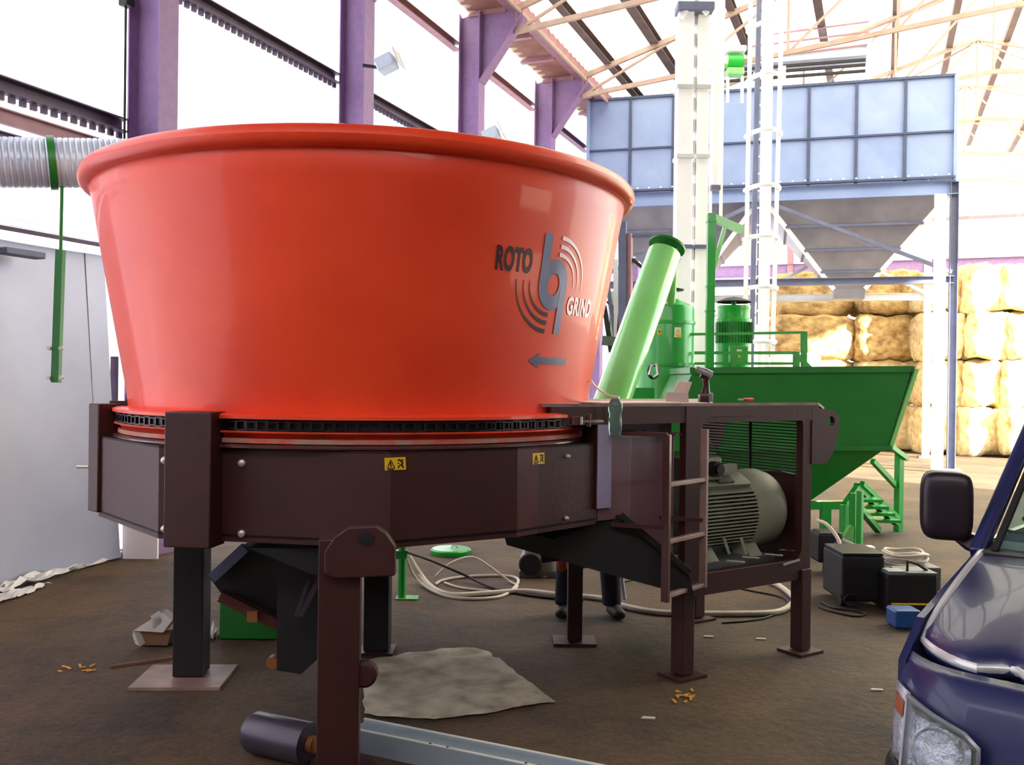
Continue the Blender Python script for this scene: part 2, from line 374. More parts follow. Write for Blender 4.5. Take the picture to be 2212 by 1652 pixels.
# lower left: galvanised sheets, ledge
# ------------------------------------------------------------------ tub grinder
CT = V((-.829, 5.265, 0))
UX = V((.835, .55, 0)).normalized(); VX = V((-UX.y, UX.x, 0)); Q0 = V((.45, 4.63, 0))
def M(u, v, h): return Q0 + UX*u + VX*v + V((0, 0, h))
tg = thing('tub_grinder', CT, 'huge orange tub grinder on a dark brown steel frame with a motor deck behind', 'machine')
tub = MB().lathe(CT, [(1.2, 2.57), (1.41, 2.585), (1.44, 2.6), (1.452, 2.58), (1.425, 2.45), (1.375, 2.16), (1.31, 1.8), (1.262, 1.53), (1.25, 1.44), (1.20, 1.44), (1.24, 1.6), (1.40, 2.5), (1.41, 2.57)][1:12], 160)
tub = tub.build('tub', 'orange', tg, 50)
rim = MB(); rim.lathe(CT, [(1.455+.047*math.cos(t*2*PI/14), 2.598+.047*math.sin(t*2*PI/14)) for t in range(15)], 160); rim.build('rim', 'orange', tub, 60)
b = MB(); b.lathe(CT, [(1.2, 1.44), (1.30, 1.44), (1.325, 1.432), (1.325, 1.418), (1.28, 1.412), (1.2, 1.41)], 160); b.build('base_flange', 'orange', tub)
b = MB(); b.lathe(CT, [(1.2, 1.412), (1.285, 1.412), (1.285, 1.365), (1.2, 1.365)], 160); b.build('sprocket_band', 'chain_steel', tub)
ch = MB()
nl = 168
for i in range(nl):
    a = 2*PI*i/nl; X = V((math.cos(a), math.sin(a), 0)); Y = V((-X.y, X.x, 0)); c = CT + X*1.302 + V((0, 0, 1.389))
    ch.box(c + V((0, 0, .019 if i % 2 else .016)), (.016, .052, .006), X, Y); ch.box(c - V((0, 0, .019 if i % 2 else .016)), (.016, .052, .006), X, Y)
    ch.box(c + Y*.022, (.013, .012, .034), X, Y)
ch.build('drive_chain', 'chain_steel', tg)['kind'] = 'stuff'
b = MB(); b.lathe(CT, [(1.2, 1.365), (1.31, 1.365), (1.318, 1.358), (1.29, 1.35), (1.275, 1.335), (1.285, 1.33), (1.2, 1.33)], 160); b.build('turning_ring', 'orange_dull', tg)
b = MB(); b.lathe(CT, [(1.2, 1.332), (1.295, 1.332), (1.298, 1.312), (1.2, 1.312)], 160); lab(b.build('wear_flange', 'worn_flange', tg), 'worn flange with flaking orange paint')
b = MB(); b.lathe(CT, [(1.15, 1.31), (1.30, 1.308), (1.32, 1.30), (1.32, 1.292), (1.15, 1.285)], 160); b.build('track_ring', 'brown_gloss', tg)
b = MB(); b.lathe(CT, [(1.0, 1.285), (1.0, 1.2), (.98, .95)], 60); b.build('inner_wall', 'black_steel', tg)
# frame skirt
cor = [V((-2.11, 4.74, 0)), V((-1.56, 4.1, 0)), V((-.51, 3.93, 0)), V((.03, 4.25, 0)), V((.13, 4.36, 0)), V((.43, 4.66, 0))]
rest = [V((.55, 5.3, 0)), V((.35, 6.1, 0)), V((-.35, 6.6, 0)), V((-1.2, 6.6, 0)), V((-1.95, 6.05, 0)), V((-2.2, 5.4, 0))]
allc = cor + rest; HB, HT = .878, 1.288
for i in range(len(allc)):
    p, q = allc[i], allc[(i+1) % len(allc)]; n = (q-p).cross(ZZ).normalized()
    b = MB(); b.prism([p+V((0,0,HB)), q+V((0,0,HB)), q+V((0,0,HT)), p+V((0,0,HT))], -n*.012)
    b.prism([p+V((0,0,HT-.01)), q+V((0,0,HT-.01)), q+V((0,0,HT)), p+V((0,0,HT))], -n*.09)
    b.build('skirt_panel', 'brown_gloss' if i == 3 else 'brown_paint', tg, 0)
b = MB(); b.prism([p+V((0, 0, HB+.02)) for p in allc], V((0, 0, .012))); b.build('frame_floor', 'black_steel', tg, 0)
# posts
def ptube(c, w, d, h0, h1, X, name='post', m='brown_paint', bev=.006):
    Y = ZZ.cross(X); b = MB(); b.box(V((c.x, c.y, (h0+h1)/2)), (w, d, h1-h0), X, Y); return b.build(name, m, tg, 35, bev)
ptube(V((-1.375, 4.03, 0)), .215, .14, .862, 1.445, V((1, -.16, 0)).normalized())
ptube(V((-2.1, 4.78, 0)), .11, .12, .9, 1.452, V((.75, -.66, 0)).normalized())
pr_t = ptube(V((.433, 4.719, 0)), .09, .13, .955, 1.442, UX)
b = MB(); b.box(V((.433, 4.719, 1.199)) - VX*.067 + UX*.0, (.088, .006, .48), UX, VX); lab(b.build('post_lit_face', 'lit_face_paint', pr_t, 0), 'side face painted pale lilac-grey as if lit')
b = MB(); b.box(V((-2.0, 4.86, 1.43)), (.2, .05, .07)); b.build('roller_bracket', 'brown_paint', tg)
b = MB()
pc = P(1245, 908, 4.42); b.cyl(pc - ZZ*.018, pc + ZZ*.018, .032, 16); b.box(pc + V((.07, .05, -.005)), (.14, .035, .012), UX, VX); b.cyl(pc+V((.06,.04,-.03)), pc+V((.06,.04,.03)), .013, 8)
b.build('guide_roller', 'brown_gloss', tg)
# splice plate behind the front-left post with bolts
n01 = (cor[2]-cor[1]).cross(ZZ).normalized()
for px, py in ((523, 1000), (523, 1152), (357, 994), (357, 1142), (1225, 985), (1222, 1119)):
    e0, e1 = (cor[1], cor[2]) if px < 700 else (cor[4], cor[5]); nn = (e1-e0).cross(ZZ).normalized()
    d = P(px, py, 1) - CAM; tt = (e0 + nn*.0 - CAM).dot(nn) / d.dot(nn); c = CAM + d*tt; r = .0175 if px < 700 else .011
    b = MB(); b.lathe(c, [(r, 0), (r, .006), (r*.9, .012), (r*.5, .017), (0.0005, .018)], 14, *basis(nn)); b.build('bolt', 'bolt_zinc', tg)
c = V((-2.2, 4.82, 1.12)); b = MB(); b.cyl(c, c - XX*.06, .008, 8); b.build('bolt', 'bolt_zinc', tg)
# warning labels
def onplane(px, py, e0, nn, lift=.004):
    d = P(px, py, 1) - CAM; return CAM + d * ((e0 + nn*lift - CAM).dot(nn) / d.dot(nn))
def warn(pxs, e0, e1, m='yellow_label'):
    nn = (e1-e0).cross(ZZ).normalized(); p = [onplane(x, y, e0, nn) for x, y in pxs]
    b = MB(); b.prism(p, -nn*.003); L = b.build('warning_label', m, tg, 0)
    def at(u, v): return (p[0]*(1-u)*(1-v) + p[1]*u*(1-v) + p[2]*u*v + p[3]*(1-u)*v) + nn*.001
    k = MB()
    w = .42
    def line(pts, t):
        for a, c in zip(pts[:-1], pts[1:]): k.bar(at(*a), at(*c), t, .0012, nn)
    line([(.1, .85), (.28, .18), (.46, .85), (.1, .85)], .004); line([(.28, .35), (.26, .55), (.3, .62), (.27, .75)], .005); line([(.12, .95), (.42, .95)], .003)
    line([(.62, .22), (.72, .2), (.86, .45), (.8, .6), (.88, .85)], .008); line([(.74, .3), (.9, .2)], .006); line([(.8, .55), (.66, .7), (.62, .88)], .005); line([(.6, .45), (.7, .5)], .004)
    k.build('warning_symbol', 'ink', L, 0)
warn([(831, 989), (876, 987), (877, 1014), (832, 1016)], V((-.51, 3.93, 0)) + V((0, 0, 0)), cor[3])if False else warn([(831, 989), (876, 987), (877, 1014), (832, 1016)], cor[2], cor[3])
warn([(1151, 979), (1176, 977), (1176, 1001), (1151, 1003)], cor[4], cor[5])
# lifting gusset with hole over the near leg
gy = 3.86
gp = [P(700, 1192, 3.6), P(722, 1160, 3.6), P(752, 1139, 3.6), P(812, 1136, 3.6), P(834, 1152, 3.6), P(853, 1180, 3.6), P(853, 1244, 3.6), P(722, 1250, 3.6), P(700, 1238, 3.6)]
b = MB(); b.prism(gp, V((0, .05, 0))); gs = b.build('lifting_gusset', 'brown_paint', tg, 0, .006)
b = MB(); c = P(790, 1163, 3.595); b.lathe(c, [(.026, .0), (.03, -.004), (.03, 0), (.0005, .001)], 18, *basis(V((0, -1, 0)))); lab(b.build('lifting_eye', 'black_steel', gs), 'dark lifting hole')
# legs
def leg(c, w, d, h, X, plate=None, m='brown_paint', pr=None):
    Y = ZZ.cross(X); b = MB(); b.box(V((c.x, c.y, h/2+.01)), (w, d, h-.02), X, Y); L = b.build('leg', m, tg, 0, .005)
    if plate:
        b = MB(); b.box(V((c.x, c.y, .008)) + (pr or V((0, 0, 0))), (plate[0], plate[1], .016), X, Y); b.build('foot_plate', plate[2] if len(plate) > 2 else 'brown_paint', L, 0)
    return L
leg(V((-.683, 3.74, 0)), .165, .165, .96, V((1, 0.12, 0)).normalized(), (.24, .24))
leg(V((-1.69, 4.93, 0)), .155, .155, .95, V((1, .05, 0)).normalized(), (.46, .38, 'brown_dusty_lit'), m='black_steel', pr=V((-.02, -.04, 0)))
leg(V((-.77, 5.42, 0)), .145, .145, .95, XX, (.2, .2), m='black_steel')
leg(V((.40, 5.66, 0)), .09, .09, .95, XX, (.26, .2), m='brown_paint')
leg(M(.63, .06, 0), .09, .09, .5, UX, (.2, .18))
leg(M(1.56, .03, 0), .085, .085, .5, UX, (.2, .18))
leg(M(1.56, .9, 0), .085, .085, .5, UX, (.2, .18))
# discharge housing and conveyor trough below the tub
b = MB(); b.prism([P(520, 1180, 4.6), P(452, 1246, 4.6), P(480, 1285, 4.6), P(600, 1340, 4.6), P(700, 1340, 4.6), P(760, 1180, 4.6)], V((.0, .75, 0))); b.build('discharge_trough', 'black_steel', tg, 0)
b = MB(); b.bar(P(530, 1182, 4.55), P(459, 1248, 4.55), .03, .05); b.build('trough_edge', 'bin_frame', tg, 0)
b = MB(); b.bar(P(478, 1286, 4.55), P(604, 1348, 4.55), .06, .05); b.build('trough_rail', 'brown_gloss', tg, 0)
b = MB(); b.box(P(546, 1331, 4.5), (.05, .03, .05)); b.build('rail_bracket', 'brass_orange', tg, 0)
b = MB(); b.prism([P(598, 1200, 4.3), P(598, 1448, 4.3), P(650, 1456, 4.3), P(690, 1420, 4.3), P(720, 1200, 4.3)], V((0, .22, 0))); b.build('discharge_chute', 'black_steel', tg, 0)
b = MB(); b.prism([P(536, 1184, 4.05), P(700, 1250, 4.05), P(760, 1250, 4.05), P(860, 1184, 4.05)], V((0, .7, 0))); b.build('hopper_bottom', 'black_steel', tg, 0)
b = MB(); b.bar(P(694, 1240, 4.15), P(650, 1330, 4.15), .022); b.build('strut', 'tube_steel', tg, 0)
b = MB(); b.bar(P(668, 1250, 4.2), P(640, 1330, 4.2), .018); b.build('strut', 'tube_steel', tg, 0)
b = MB(); b.cyl(P(587, 1432, 4.35), P(587, 1432, 4.35)+V((0,.05,0)), .028, 12, .028); b.build('glint_cap', 'brass_orange', tg)  # small orange disc added to stand for a glint
# round boss on the near leg
b = MB(); c = P(785, 1456, 3.76); b.tube([c + V((-.07, 0, 0)), c + V((.02, 0, 0)), c + V((.032, 0, 0)), c + V((.036, 0, 0))], [.045, .045, .035, .012], 18); b.build('leg_boss', 'brown_paint', tg)
b = MB(); c = P(787, 1456, 3.70); b.lathe(c, [(.052, -.03), (.052, .01), (.04, .02), (.001, .02)], 20, *basis(V((0, -1, 0)))); b.build('leg_boss', 'brown_paint', tg)
# mill housing side panels behind the ladder
def mpl(u0, u1, v, h0, h1, name, m, th=.02):
    b = MB(); b.box(M((u0+u1)/2, v, (h0+h1)/2), (u1-u0, th, h1-h0), UX, VX); return b.build(name, m, tg, 0, .003)
b = MB(); b.prism([M(.0, .05, 1.31), M(.25, .12, 1.31), M(.57, .12, 1.31), M(.57, .12, .46), M(.25, .12, .62), M(.0, .05, .8)], VX*.02) if False else None
mpl(.02, .24, .06, .89, 1.315, 'side_panel', 'side_sheen_paint')
mpl(.235, .58, .10, .64, 1.315, 'side_panel', 'side_sheen_paint')
mpl(.02, .58, .12, 1.315, 1.46, 'side_panel', 'brown_paint')
mpl(.30, .60, .93, .5, 1.46, 'side_panel', 'brown_paint')
b = MB(); b.box(M(.3, .18, 1.318), (.6, .3, .012), UX, VX); b.build('ledge', 'brown_gloss', tg, 0)
b = MB()
for u, v in ((.16, .05), (.2, .07), (.25, .04), (.3, .06)): b.cyl(M(u, v, 1.325), M(u+.05, v+.01, 1.337), .008, 8)
b.build('latch', 'brown_gloss', tg)
# deck: top plate, side frame with rounded opening, far grille
b = MB(); b.prism([M(-.35, .02, 1.47), M(.55, .0, 1.47), M(1.66, 0, 1.47), M(1.74, .02, 1.44), M(1.74, .93, 1.44), M(1.66, .95, 1.47), M(-.35, .95, 1.47)], V((0, 0, .016))); b.build('deck_plate', 'brown_dusty_lit', tg, 0)
b = MB(); b.box(M(.28, .16, 1.4885), (.54, .3, .005), UX, VX); lab(b.build('deck_sheet', 'deck_white', tg, 0), 'pale bare sheet on the deck plate')
b = MB(); b.bar(M(-.3, .04, 1.425), M(1.66, .02, 1.425), .05, .09); b.build('deck_beam', 'brown_paint', tg, 0)
b = MB(); b.bar(M(-.3, .92, 1.425), M(1.66, .92, 1.425), .05, .09); b.build('deck_beam', 'brown_paint', tg, 0)
def rr(u0, u1, h0, h1, r, n=6):
    pts = []
    for cx, cy, a in ((u1-r, h1-r, 0), (u0+r, h1-r, PI/2), (u0+r, h0+r, PI), (u1-r, h0+r, 1.5*PI)):
        pts += [(cx+r*math.cos(a+PI/2*i/n), cy+r*math.sin(a+PI/2*i/n)) for i in range(n+1)]
    return pts
def frame_plate(outer, inner, v, th):
    n = len(outer); vs = []; fs = []
    for dv in (0, th):
        vs += [M(a, v+dv, h) for a, h in outer] + [M(a, v+dv, h) for a, h in inner]
    for i in range(n):
        j = (i+1) % n
        fs += [(i, j, n+j, n+i), (2*n+i, 3*n+i, 3*n+j, 2*n+j), (i, 2*n+i, 2*n+j, j), (n+i, n+j, 3*n+j, 3*n+i)]
    return MB().add(vs, fs)
inn = rr(.70, 1.525, .56, 1.41, .07)
out = rr(.58, 1.605, .44, 1.47, .004)
b = frame_plate(out, inn, 0, .05); b.build('side_frame', 'brown_paint', tg, 35, .003)
inn2 = rr(.70, 1.50, .50, 1.42, .07)
b = frame_plate(out, inn2, .90, .05); b.build('side_frame', 'brown_paint', tg, 35, .003)
# lower diagonal gussets, deck floor
b = MB(); b.box(M(1.1, .47, .49), (1.02, .9, .05), UX, VX); b.build('motor_bed', 'brown_paint', tg, 0)
b = MB(); b.prism([M(1.52, .04, .56), M(1.28, .04, .46), M(1.34, .04, .44), M(1.54, .04, .5)], VX*.02); b.build('gusset', 'brown_paint', tg, 0)
b = MB(); b.box(M(.55, .03, .50), (.10, .05, .10), UX, VX); b.build('lower_rail', 'brown_paint', tg, 0)
# end cheek with the lifting hole
cheek = [(1.5, 1.44), (1.70, 1.45), (1.80, 1.435), (1.855, 1.39), (1.86, 1.33), (1.80, 1.20), (1.74, 1.12), (1.6, 1.12)]
hole = [(1.775 + .035*math.cos(t), 1.375 + .035*math.sin(t)) for t in [2*PI*i/8 for i in range(8)]]
ang = [math.atan2(h-1.30, a-1.68) for a, h in cheek]
cheek8 = [(1.60, 1.12), (1.74, 1.12), (1.81, 1.20), (1.86, 1.33), (1.855, 1.40), (1.80, 1.44), (1.66, 1.45), (1.60, 1.45)]
hole8 = [(1.775+.033*math.cos(t), 1.372+.033*math.sin(t)) for t in [-2.4, -1.8, -1.0, -.3, .5, 1.4, 2.2, 3.1]]
b = frame_plate(cheek8, hole8, -.005, .03); b.build('lifting_cheek', 'brown_paint', tg, 0)
b = frame_plate(cheek8, hole8, .92, .03); b.build('lifting_cheek', 'brown_paint', tg, 0)
# grille slats on the far side of the deck
b = MB(); b.prism([M(1.605, .06, .50), M(1.605, .90, .50), M(1.605, .90, .93), M(1.605, .70, 1.02), M(1.605, .25, 1.06), M(1.605, .06, 1.04)], UX*.012); b.build('end_panel', 'brown_paint', tg, 0)
gr = MB(); gr.bar(M(1.605, .48, 1.02), M(1.605, .48, 1.42), .016); gr = gr.build('grille', 'black_steel', tg, 0)
for i in range(20):
    h = 1.045 + i*.019
    b = MB(); b.bar(M(1.60, .05, h), M(1.60, .91, h), .006, .008); b.build('slat', 'black_steel', gr, 0)
# motor on the deck
mc = M(1.11, .33, .83)
def mt(u, r, a): return M(1.11+u, .33, .83) + VX*(-r*math.cos(a)) + ZZ*(r*math.sin(a))
b = MB(); b.tube([mt(-.42, 0, 0), mt(-.4, 0, 0), mt(-.38, 0, 0), mt(.17, 0, 0), mt(.19, 0, 0)], [.16, .19, .205, .205, .205], 40); mo = b.build('motor', 'motor_fin', tg, 30)
lab(mo, 'grey-green finned electric motor')
b = MB(); b.tube([mt(.15, 0, 0), mt(.16, 0, 0), mt(.36, 0, 0), mt(.41, 0, 0), mt(.435, 0, 0), mt(.44, 0, 0)], [.232, .24, .24, .225, .18, .02], 48); b.build('fan_cowl', 'motor_grey', mo, 40)
b = MB(); b.tube([mt(-.40, 0, 0), mt(-.39, 0, 0), mt(-.32, 0, 0), mt(-.31, 0, 0)], [.2, .225, .225, .205], 40); b.build('end_bell', 'motor_grey', mo, 40)
b = MB()
for i in range(15):   # horizontal cooling fins on the near flank
    h = -.155 + i*.0205
    rr_ = math.sqrt(max(.0, .245**2 - h*h))
    b.prism([M(1.11-.30, .33-.12, .83+h), M(1.11-.30, .33-rr_, .83+h), M(1.11+.15, .33-rr_, .83+h), M(1.11+.15, .33-.12, .83+h)], ZZ*.007)
b.build('cooling_fins', 'motor_grey', mo, 0)['kind'] = 'stuff'
b = MB(); b.add([mt(u, .243, a) for u in (-.31, .155) for a in [(.80 + .1*i) for i in range(10)]] + [mt(u, .20, a) for u in (-.31, .155) for a in [(.80 + .1*i) for i in range(10)]],
   [(i, i+1, 11+i, 10+i) for i in range(9)] + [(0, 10, 30, 20), (9, 29, 39, 19)] + [(i, 20+i, 21+i, i+1) for i in range(9)] + [(10+i, 11+i, 31+i, 30+i) for i in range(9)] + [(20+i, 30+i, 31+i, 21+i) for i in range(9)])
b.build('top_shell', 'motor_grey', mo, 40)
b = MB(); c = mt(-.04, .238, .98); X, Y, Z = UX, None, None
rd = (c - M(1.07, .33, .83)).normalized(); b.box(c + rd*.008, (.13, .06, .02), UX, UX.cross(rd), rd); b.build('name_plate', 'pump_grey', mo, 0, .006)
b = MB(); b.box(M(.89, .24, 1.105), (.26, .16, .13), UX, VX); tb = b.build('terminal_box', 'motor_grey', mo, 0, .01)
for u in (.81, .94):
    b = MB(); c = M(u, .16, 1.105); b.cyl(c, c - VX*.05, .045, 18); b.cyl(c - VX*.05, c - VX*.07, .03, 18); b.build('cable_gland', 'black_steel', mo)
b = MB(); b.box(M(1.08, .18, 1.10), (.14, .03, .05), UX, VX); b.build('terminal_bracket', 'motor_grey', mo, 0)
for u in (-.26, .1):
    b = MB(); b.prism([M(1.11+u, .33-.24, .57), M(1.11+u, .33-.08, .57), M(1.11+u, .33-.08, .70), M(1.11+u, .33-.14, .68)], UX*.1); b.build('motor_foot', 'motor_grey', mo, 0)
b = MB(); b.box(M(1.07, .33, .57), (.62, .5, .035), UX, VX); b.build('slide_base', 'pump_grey', mo, 0)
for u, v in ((.92, .02), (1.08, .06), (1.27, .05), (1.45, .1)):
    b = MB(); b.cyl(M(u, v, .605), M(u+.12, v-.02, .59), .008, 8); b.build('slide_screw', 'chrome', tg)
for px in (1563, 1600):
    b = MB(); b.bar(P(px, 1160, 5.25), P(px+12, 1196, 5.25), .016); b.build('belt_guide', 'motor_grey', tg, 0)
b = MB(); b.bar(M(1.36, -.004, .545), M(1.5, -.004, .56), .01); b.build('edge_trim', 'pale_edge', tg, 0)
b = MB()
for i in range(12):
    y = 932 + i*7.5; x0 = 1519; x1 = 1527 + i*3.4
    b.bar(P(x0, y, 5.75), P(x1, y+2, 5.75), .006, .009)
b.build('louvre_light', 'pale_edge', tg, 0)['kind'] = 'stuff'  # pale bars stand for light coming through the grille
# ladder
ld = MB(); lp = lambda x, y: None
La = P(1437, 1298, 4.62); Lb = P(1518, 1278, 4.9); Hl0 = .50; Hl1 = 1.335
lX = (Lb - La); lX.z = 0; lw = lX.length; lX.normalize(); lY = ZZ.cross(lX)
b = MB(); b.box(V((La.x, La.y, (Hl0+Hl1)/2)) + lX*.0, (.026, .04, Hl1-Hl0), lX, lY); lad = b.build('ladder_rail', 'brown_gloss', tg, 0, .003)
b = MB(); b.box(V((Lb.x, Lb.y, (Hl0+Hl1)/2+.015)), (.022, .04, Hl1-Hl0), lX, lY); b.build('ladder_rail', 'brown_dusty_lit', tg, 0, .003)  # paler than the left rail: its bright lit front is put into the colour
for h in (.53, .80, 1.085):
    b = MB(); b.bar(V((La.x, La.y, h)), V((Lb.x, Lb.y, h)), .032, .022); b.build('ladder_rung', 'brown_dusty_lit', tg, 0, .003)
for L_, h in ((La, .87), (Lb, .87), (La, 1.335)):
    b = MB(); b.bar(V((L_.x, L_.y, h)), V((L_.x, L_.y, h)) + lY*.26 - lX*.1, .022, .02); b.build('ladder_bracket', 'brown_paint', tg, 0)
# black transfer chute in front of the deck legs
b = MB(); b.prism([P(1195, 1165, 4.75), P(1335, 1112, 4.75), P(1352, 1116, 4.75), P(1487, 1232, 4.75), P(1500, 1290, 4.75), P(1345, 1248, 4.75), P(1210, 1210, 4.75)], VX*.5); b.build('transfer_chute', 'black_steel', tg, 0)
b = MB(); b.bar(P(1342, 1112, 4.73), P(1490, 1236, 4.73), .03, .03); b.build('chute_edge', 'black_steel', tg, 0)

# logo on the tub
def cone(xa, y, lift=.003):
    z = 2.05 + y; R = 1.262 + (z-1.53)/(2.45-1.53)*(1.425-1.262)
    # follow the profile exactly
    pf = [(1.44, 1.25), (1.53, 1.262), (1.8, 1.31), (2.16, 1.375), (2.45, 1.425), (2.58, 1.452)]
    for (z0, r0), (z1, r1) in zip(pf[:-1], pf[1:]):
        if z0 <= z <= z1: R = r0 + (r1-r0)*(z-z0)/(z1-z0)
    a = math.radians(-41.3) + xa/1.36
    return CT + V((math.cos(a)*(R+lift), math.sin(a)*(R+lift), z))
def decal(polys, name, m, lift=.003):
    b = MB()
    for quads in polys: b.add([cone(x, y, lift) for x, y in quads[0]], quads[1])
    return b.build(name, m, tub, 60)
def strip(inner, outer):
    n = len(inner); return (inner + outer, [(i, i+1, n+i+1, n+i) for i in range(n-1)])
def bandrect(x0, y0, x1, y1, n=8):
    return strip([(x0 + (x1-x0)*0, y0 + (y1-y0)*i/n) for i in range(n+1)], [(x1, y0 + (y1-y0)*i/n) for i in range(n+1)])
ring = strip([(.042*math.cos(t), .052*math.sin(t)) for t in [2*PI*i/48 for i in range(49)]], [(.103*math.cos(t), .118*math.sin(t)) for t in [2*PI*i/48 for i in range(49)]])
st = bandrect(-.103, 0, -.052, .228); sb = bandrect(.054, -.228, .103, 0)
decal([ring], 'logo_mark', 'logo_blue'); decal([st, sb], 'logo_mark', 'logo_blue', .0036)
arcs = []
for R1, R2, t0, t1 in ((.245, .226, .30, 1.5), (.203, .186, .25, 1.48), (.165, .148, .2, 1.44)):
    inn_, out_ = [], []
    for i in range(25):
        f = i/24; t = -.03 + (1.50+.03)*f; th = .0035 + .013*f**1.2
        inn_.append((( R1-th)*math.cos(t), (R2-th)*math.sin(t))); out_.append(((R1+th*.25)*math.cos(t), (R2+th*.25)*math.sin(t)))
    arcs.append(strip(inn_, out_))
    arcs.append(strip([(-x, -y) for x, y in inn_], [(-x, -y) for x, y in out_]))
decal([a for a in arcs[::2]], 'logo_arcs', 'logo_silver'); decal([a for a in arcs[1::2]], 'logo_arcs', 'logo_dark_reflection')
arrow = ([(-.105, -.358), (-.03, -.322), (-.03, -.34), (.214, -.341), (.214, -.374), (-.03, -.375), (-.03, -.394)], [(0, 6, 5, 2), (0, 2, 1)])
decal([([(-.105, -.358), (-.03, -.322), (-.03, -.394)], [(0, 2, 1)]), strip([(-.03 + .244*i/12, -.342) for i in range(13)], [(-.03 + .244*i/12, -.374) for i in range(13)])], 'arrow_mark', 'logo_blue')
def text(s, x0, x1, y0, y1, name, m, bold=.012, lift=.0035):
    cu = bpy.data.curves.new('t', 'FONT'); cu.body = s; cu.offset = bold; cu.space_character = 1.08
    ob = bpy.data.objects.new('t', cu); sc.collection.objects.link(ob)
    bpy.context.view_layer.update()
    me = bpy.data.meshes.new_from_object(ob.evaluated_get(bpy.context.evaluated_depsgraph_get()))
    vs = [v.co.copy() for v in me.vertices]; fs = [tuple(p.vertices) for p in me.polygons]
    bpy.data.objects.remove(ob)
    lx, hx = min(v.x for v in vs), max(v.x for v in vs); ly, hy = min(v.y for v in vs), max(v.y for v in vs)
    return MB().add([cone(x0+(v.x-lx)/(hx-lx)*(x1-x0), y0+(v.y-ly)/(hy-ly)*(y1-y0), lift) for v in vs], fs).build(name, m, tub, 60)
text('ROTO', -.37, -.163, .037, .149, 'lettering', 'logo_dark_reflection', .045)
text('GRIND', .135, .40, -.132, -.042, 'lettering', 'logo_silver', .042)
# ------------------------------------------------------------------ left side: sheets, ledge, duct
wc = MB(); pp = []
for i in range(26):          # tall galvanised sheet, slightly bowed
    f = i/25; a = 3.7 + 2.5*f
    pp.append((a, -5.98 - .16*f + .05*math.sin(f*PI*2.2) + .02*math.sin(f*9)))
mm = MB(); H = 2.62
vs = [W(a, s, .02) for a, s in pp] + [W(a - (.12 if i > 22 else 0), s-.10, H) for i, (a, s) in enumerate(pp)]
n = len(pp); vs += [v - N*.012 for v in vs]
fs = [(i, i+1, n+i+1, n+i) for i in range(n-1)] + [(2*n+i, 3*n+i, 3*n+i+1, 2*n+i+1) for i in range(n-1)] + [(n+i, n+i+1, 3*n+i+1, 3*n+i) for i in range(n-1)] + [(i, 2*n+i, 2*n+i+1, i+1) for i in range(n-1)] + [(n-1, 2*n-1, 4*n-1, 3*n-1), (0, n, 3*n, 2*n)]
gs_ = tag(MB().add(vs, fs).build('galvanised_sheet', 'galv', smooth=40), 'tall bowed galvanised steel sheet standing against the left wall', 'metal sheet')
b = MB(); q = P(304, 1190, 8.08); b.box(V((q.x, q.y, .3)), (.3, .03, .6)); tag(b.build('white_board', 'white_steel', smooth=0), 'small white board leaning by the wall below the left corner of the brown frame', 'board')
b = MB(); q = P(243, 1190, 8.05); b.box(V((q.x, q.y, .88)), (.05, .05, 1.76)); tag(b.build('dark_post', 'dark_girt', smooth=0), 'thin dark post between the galvanised sheet and the orange tub', 'post')
# ledge with long bright rails
b = MB(); b.box(W(4.4, -6.13, 2.72), (3.8, .22, .03), X=D, Y=N); lg = tag(b.build('ledge', 'pale_edge', smooth=0), 'pale steel ledge running above the galvanised sheet on the left wall', 'ledge')
for s, h, m in ((-6.0, 2.76, 'pale_edge'), (-6.05, 2.68, 'dark_girt'), (-6.1, 2.83, 'pale_edge')):
    b = MB(); b.bar(W(2.6, s, h), W(6.35, s, h), .02, .03); b.build('ledge_rail', m, lg, 0)
b = MB(); b.box(P(45, 547, 7.0), (.35, .12, .05), X=D, Y=N); tag(b.build('strip_light', 'bin_frame', smooth=0, bevel=.008), 'small blue-grey lamp body under the pale ledge at the left edge', 'lamp')
b = MB()
for i in range(5): b.bar(W(4.75+i*.1, SW-.2, 2.9), W(4.75+i*.1, SW-.2, 3.25), .02)
tag(b.build('wall_ribs', 'mauve_steel', smooth=0), 'faint vertical ribs on the white wall above the ledge at left', 'rib', kind='stuff')
# spiral duct
da = P(-260, 348, 6.3); db = P(560, 356, 7.4); dd = (db-da); L = dd.length; dn = dd.normalized()
pts = []; rs = []
n = 260
for i in range(n):
    pts.append(da + dd*(i/(n-1))); rs.append(.178 + (.003 if i % 4 else -.002))
duct = tag(MB().tube(pts, rs, 28).build('spiral_duct', 'galv_duct', smooth=25), 'ribbed galvanised spiral duct entering from the left behind the tub rim', 'duct')
hc = min((da + dd*(k/400) for k in range(400)), key=lambda q: abs((q-CAM).dot(RT)/(q-CAM).dot(FW)*FPX + 1106 - 112)); hu = dn
b = MB(); X, Y, Z = basis(dn); b.lathe(hc, [(.186, -.025), (.196, -.025), (.196, .025), (.186, .025), (.186, -.025)], 36, X, Y, Z)
ha = thing('duct_hanger', P(128, 825, 6.7), 'green hanger strap around the duct with a long green rod down the wall', 'hanger')
b.build('strap', 'green_dark', ha)
b = MB(); b.cyl(P(134, 402, 6.74), P(131, 545, 6.74), .012, 8); b.build('rod', 'green_dark', ha)
b = MB(); b.bar(P(131, 540, 6.74), P(121, 826, 6.70), .055, .055, YY); b.build('channel', 'green_dark', ha, 0, .004)
for x, y in ((109, 752), (134, 752), (108, 816), (135, 815)):
    b = MB(); c = P(x, y, 6.68); b.cyl(c, c - YY*.03, .014, 8); b.build('bolt', 'bolt_zinc', ha)
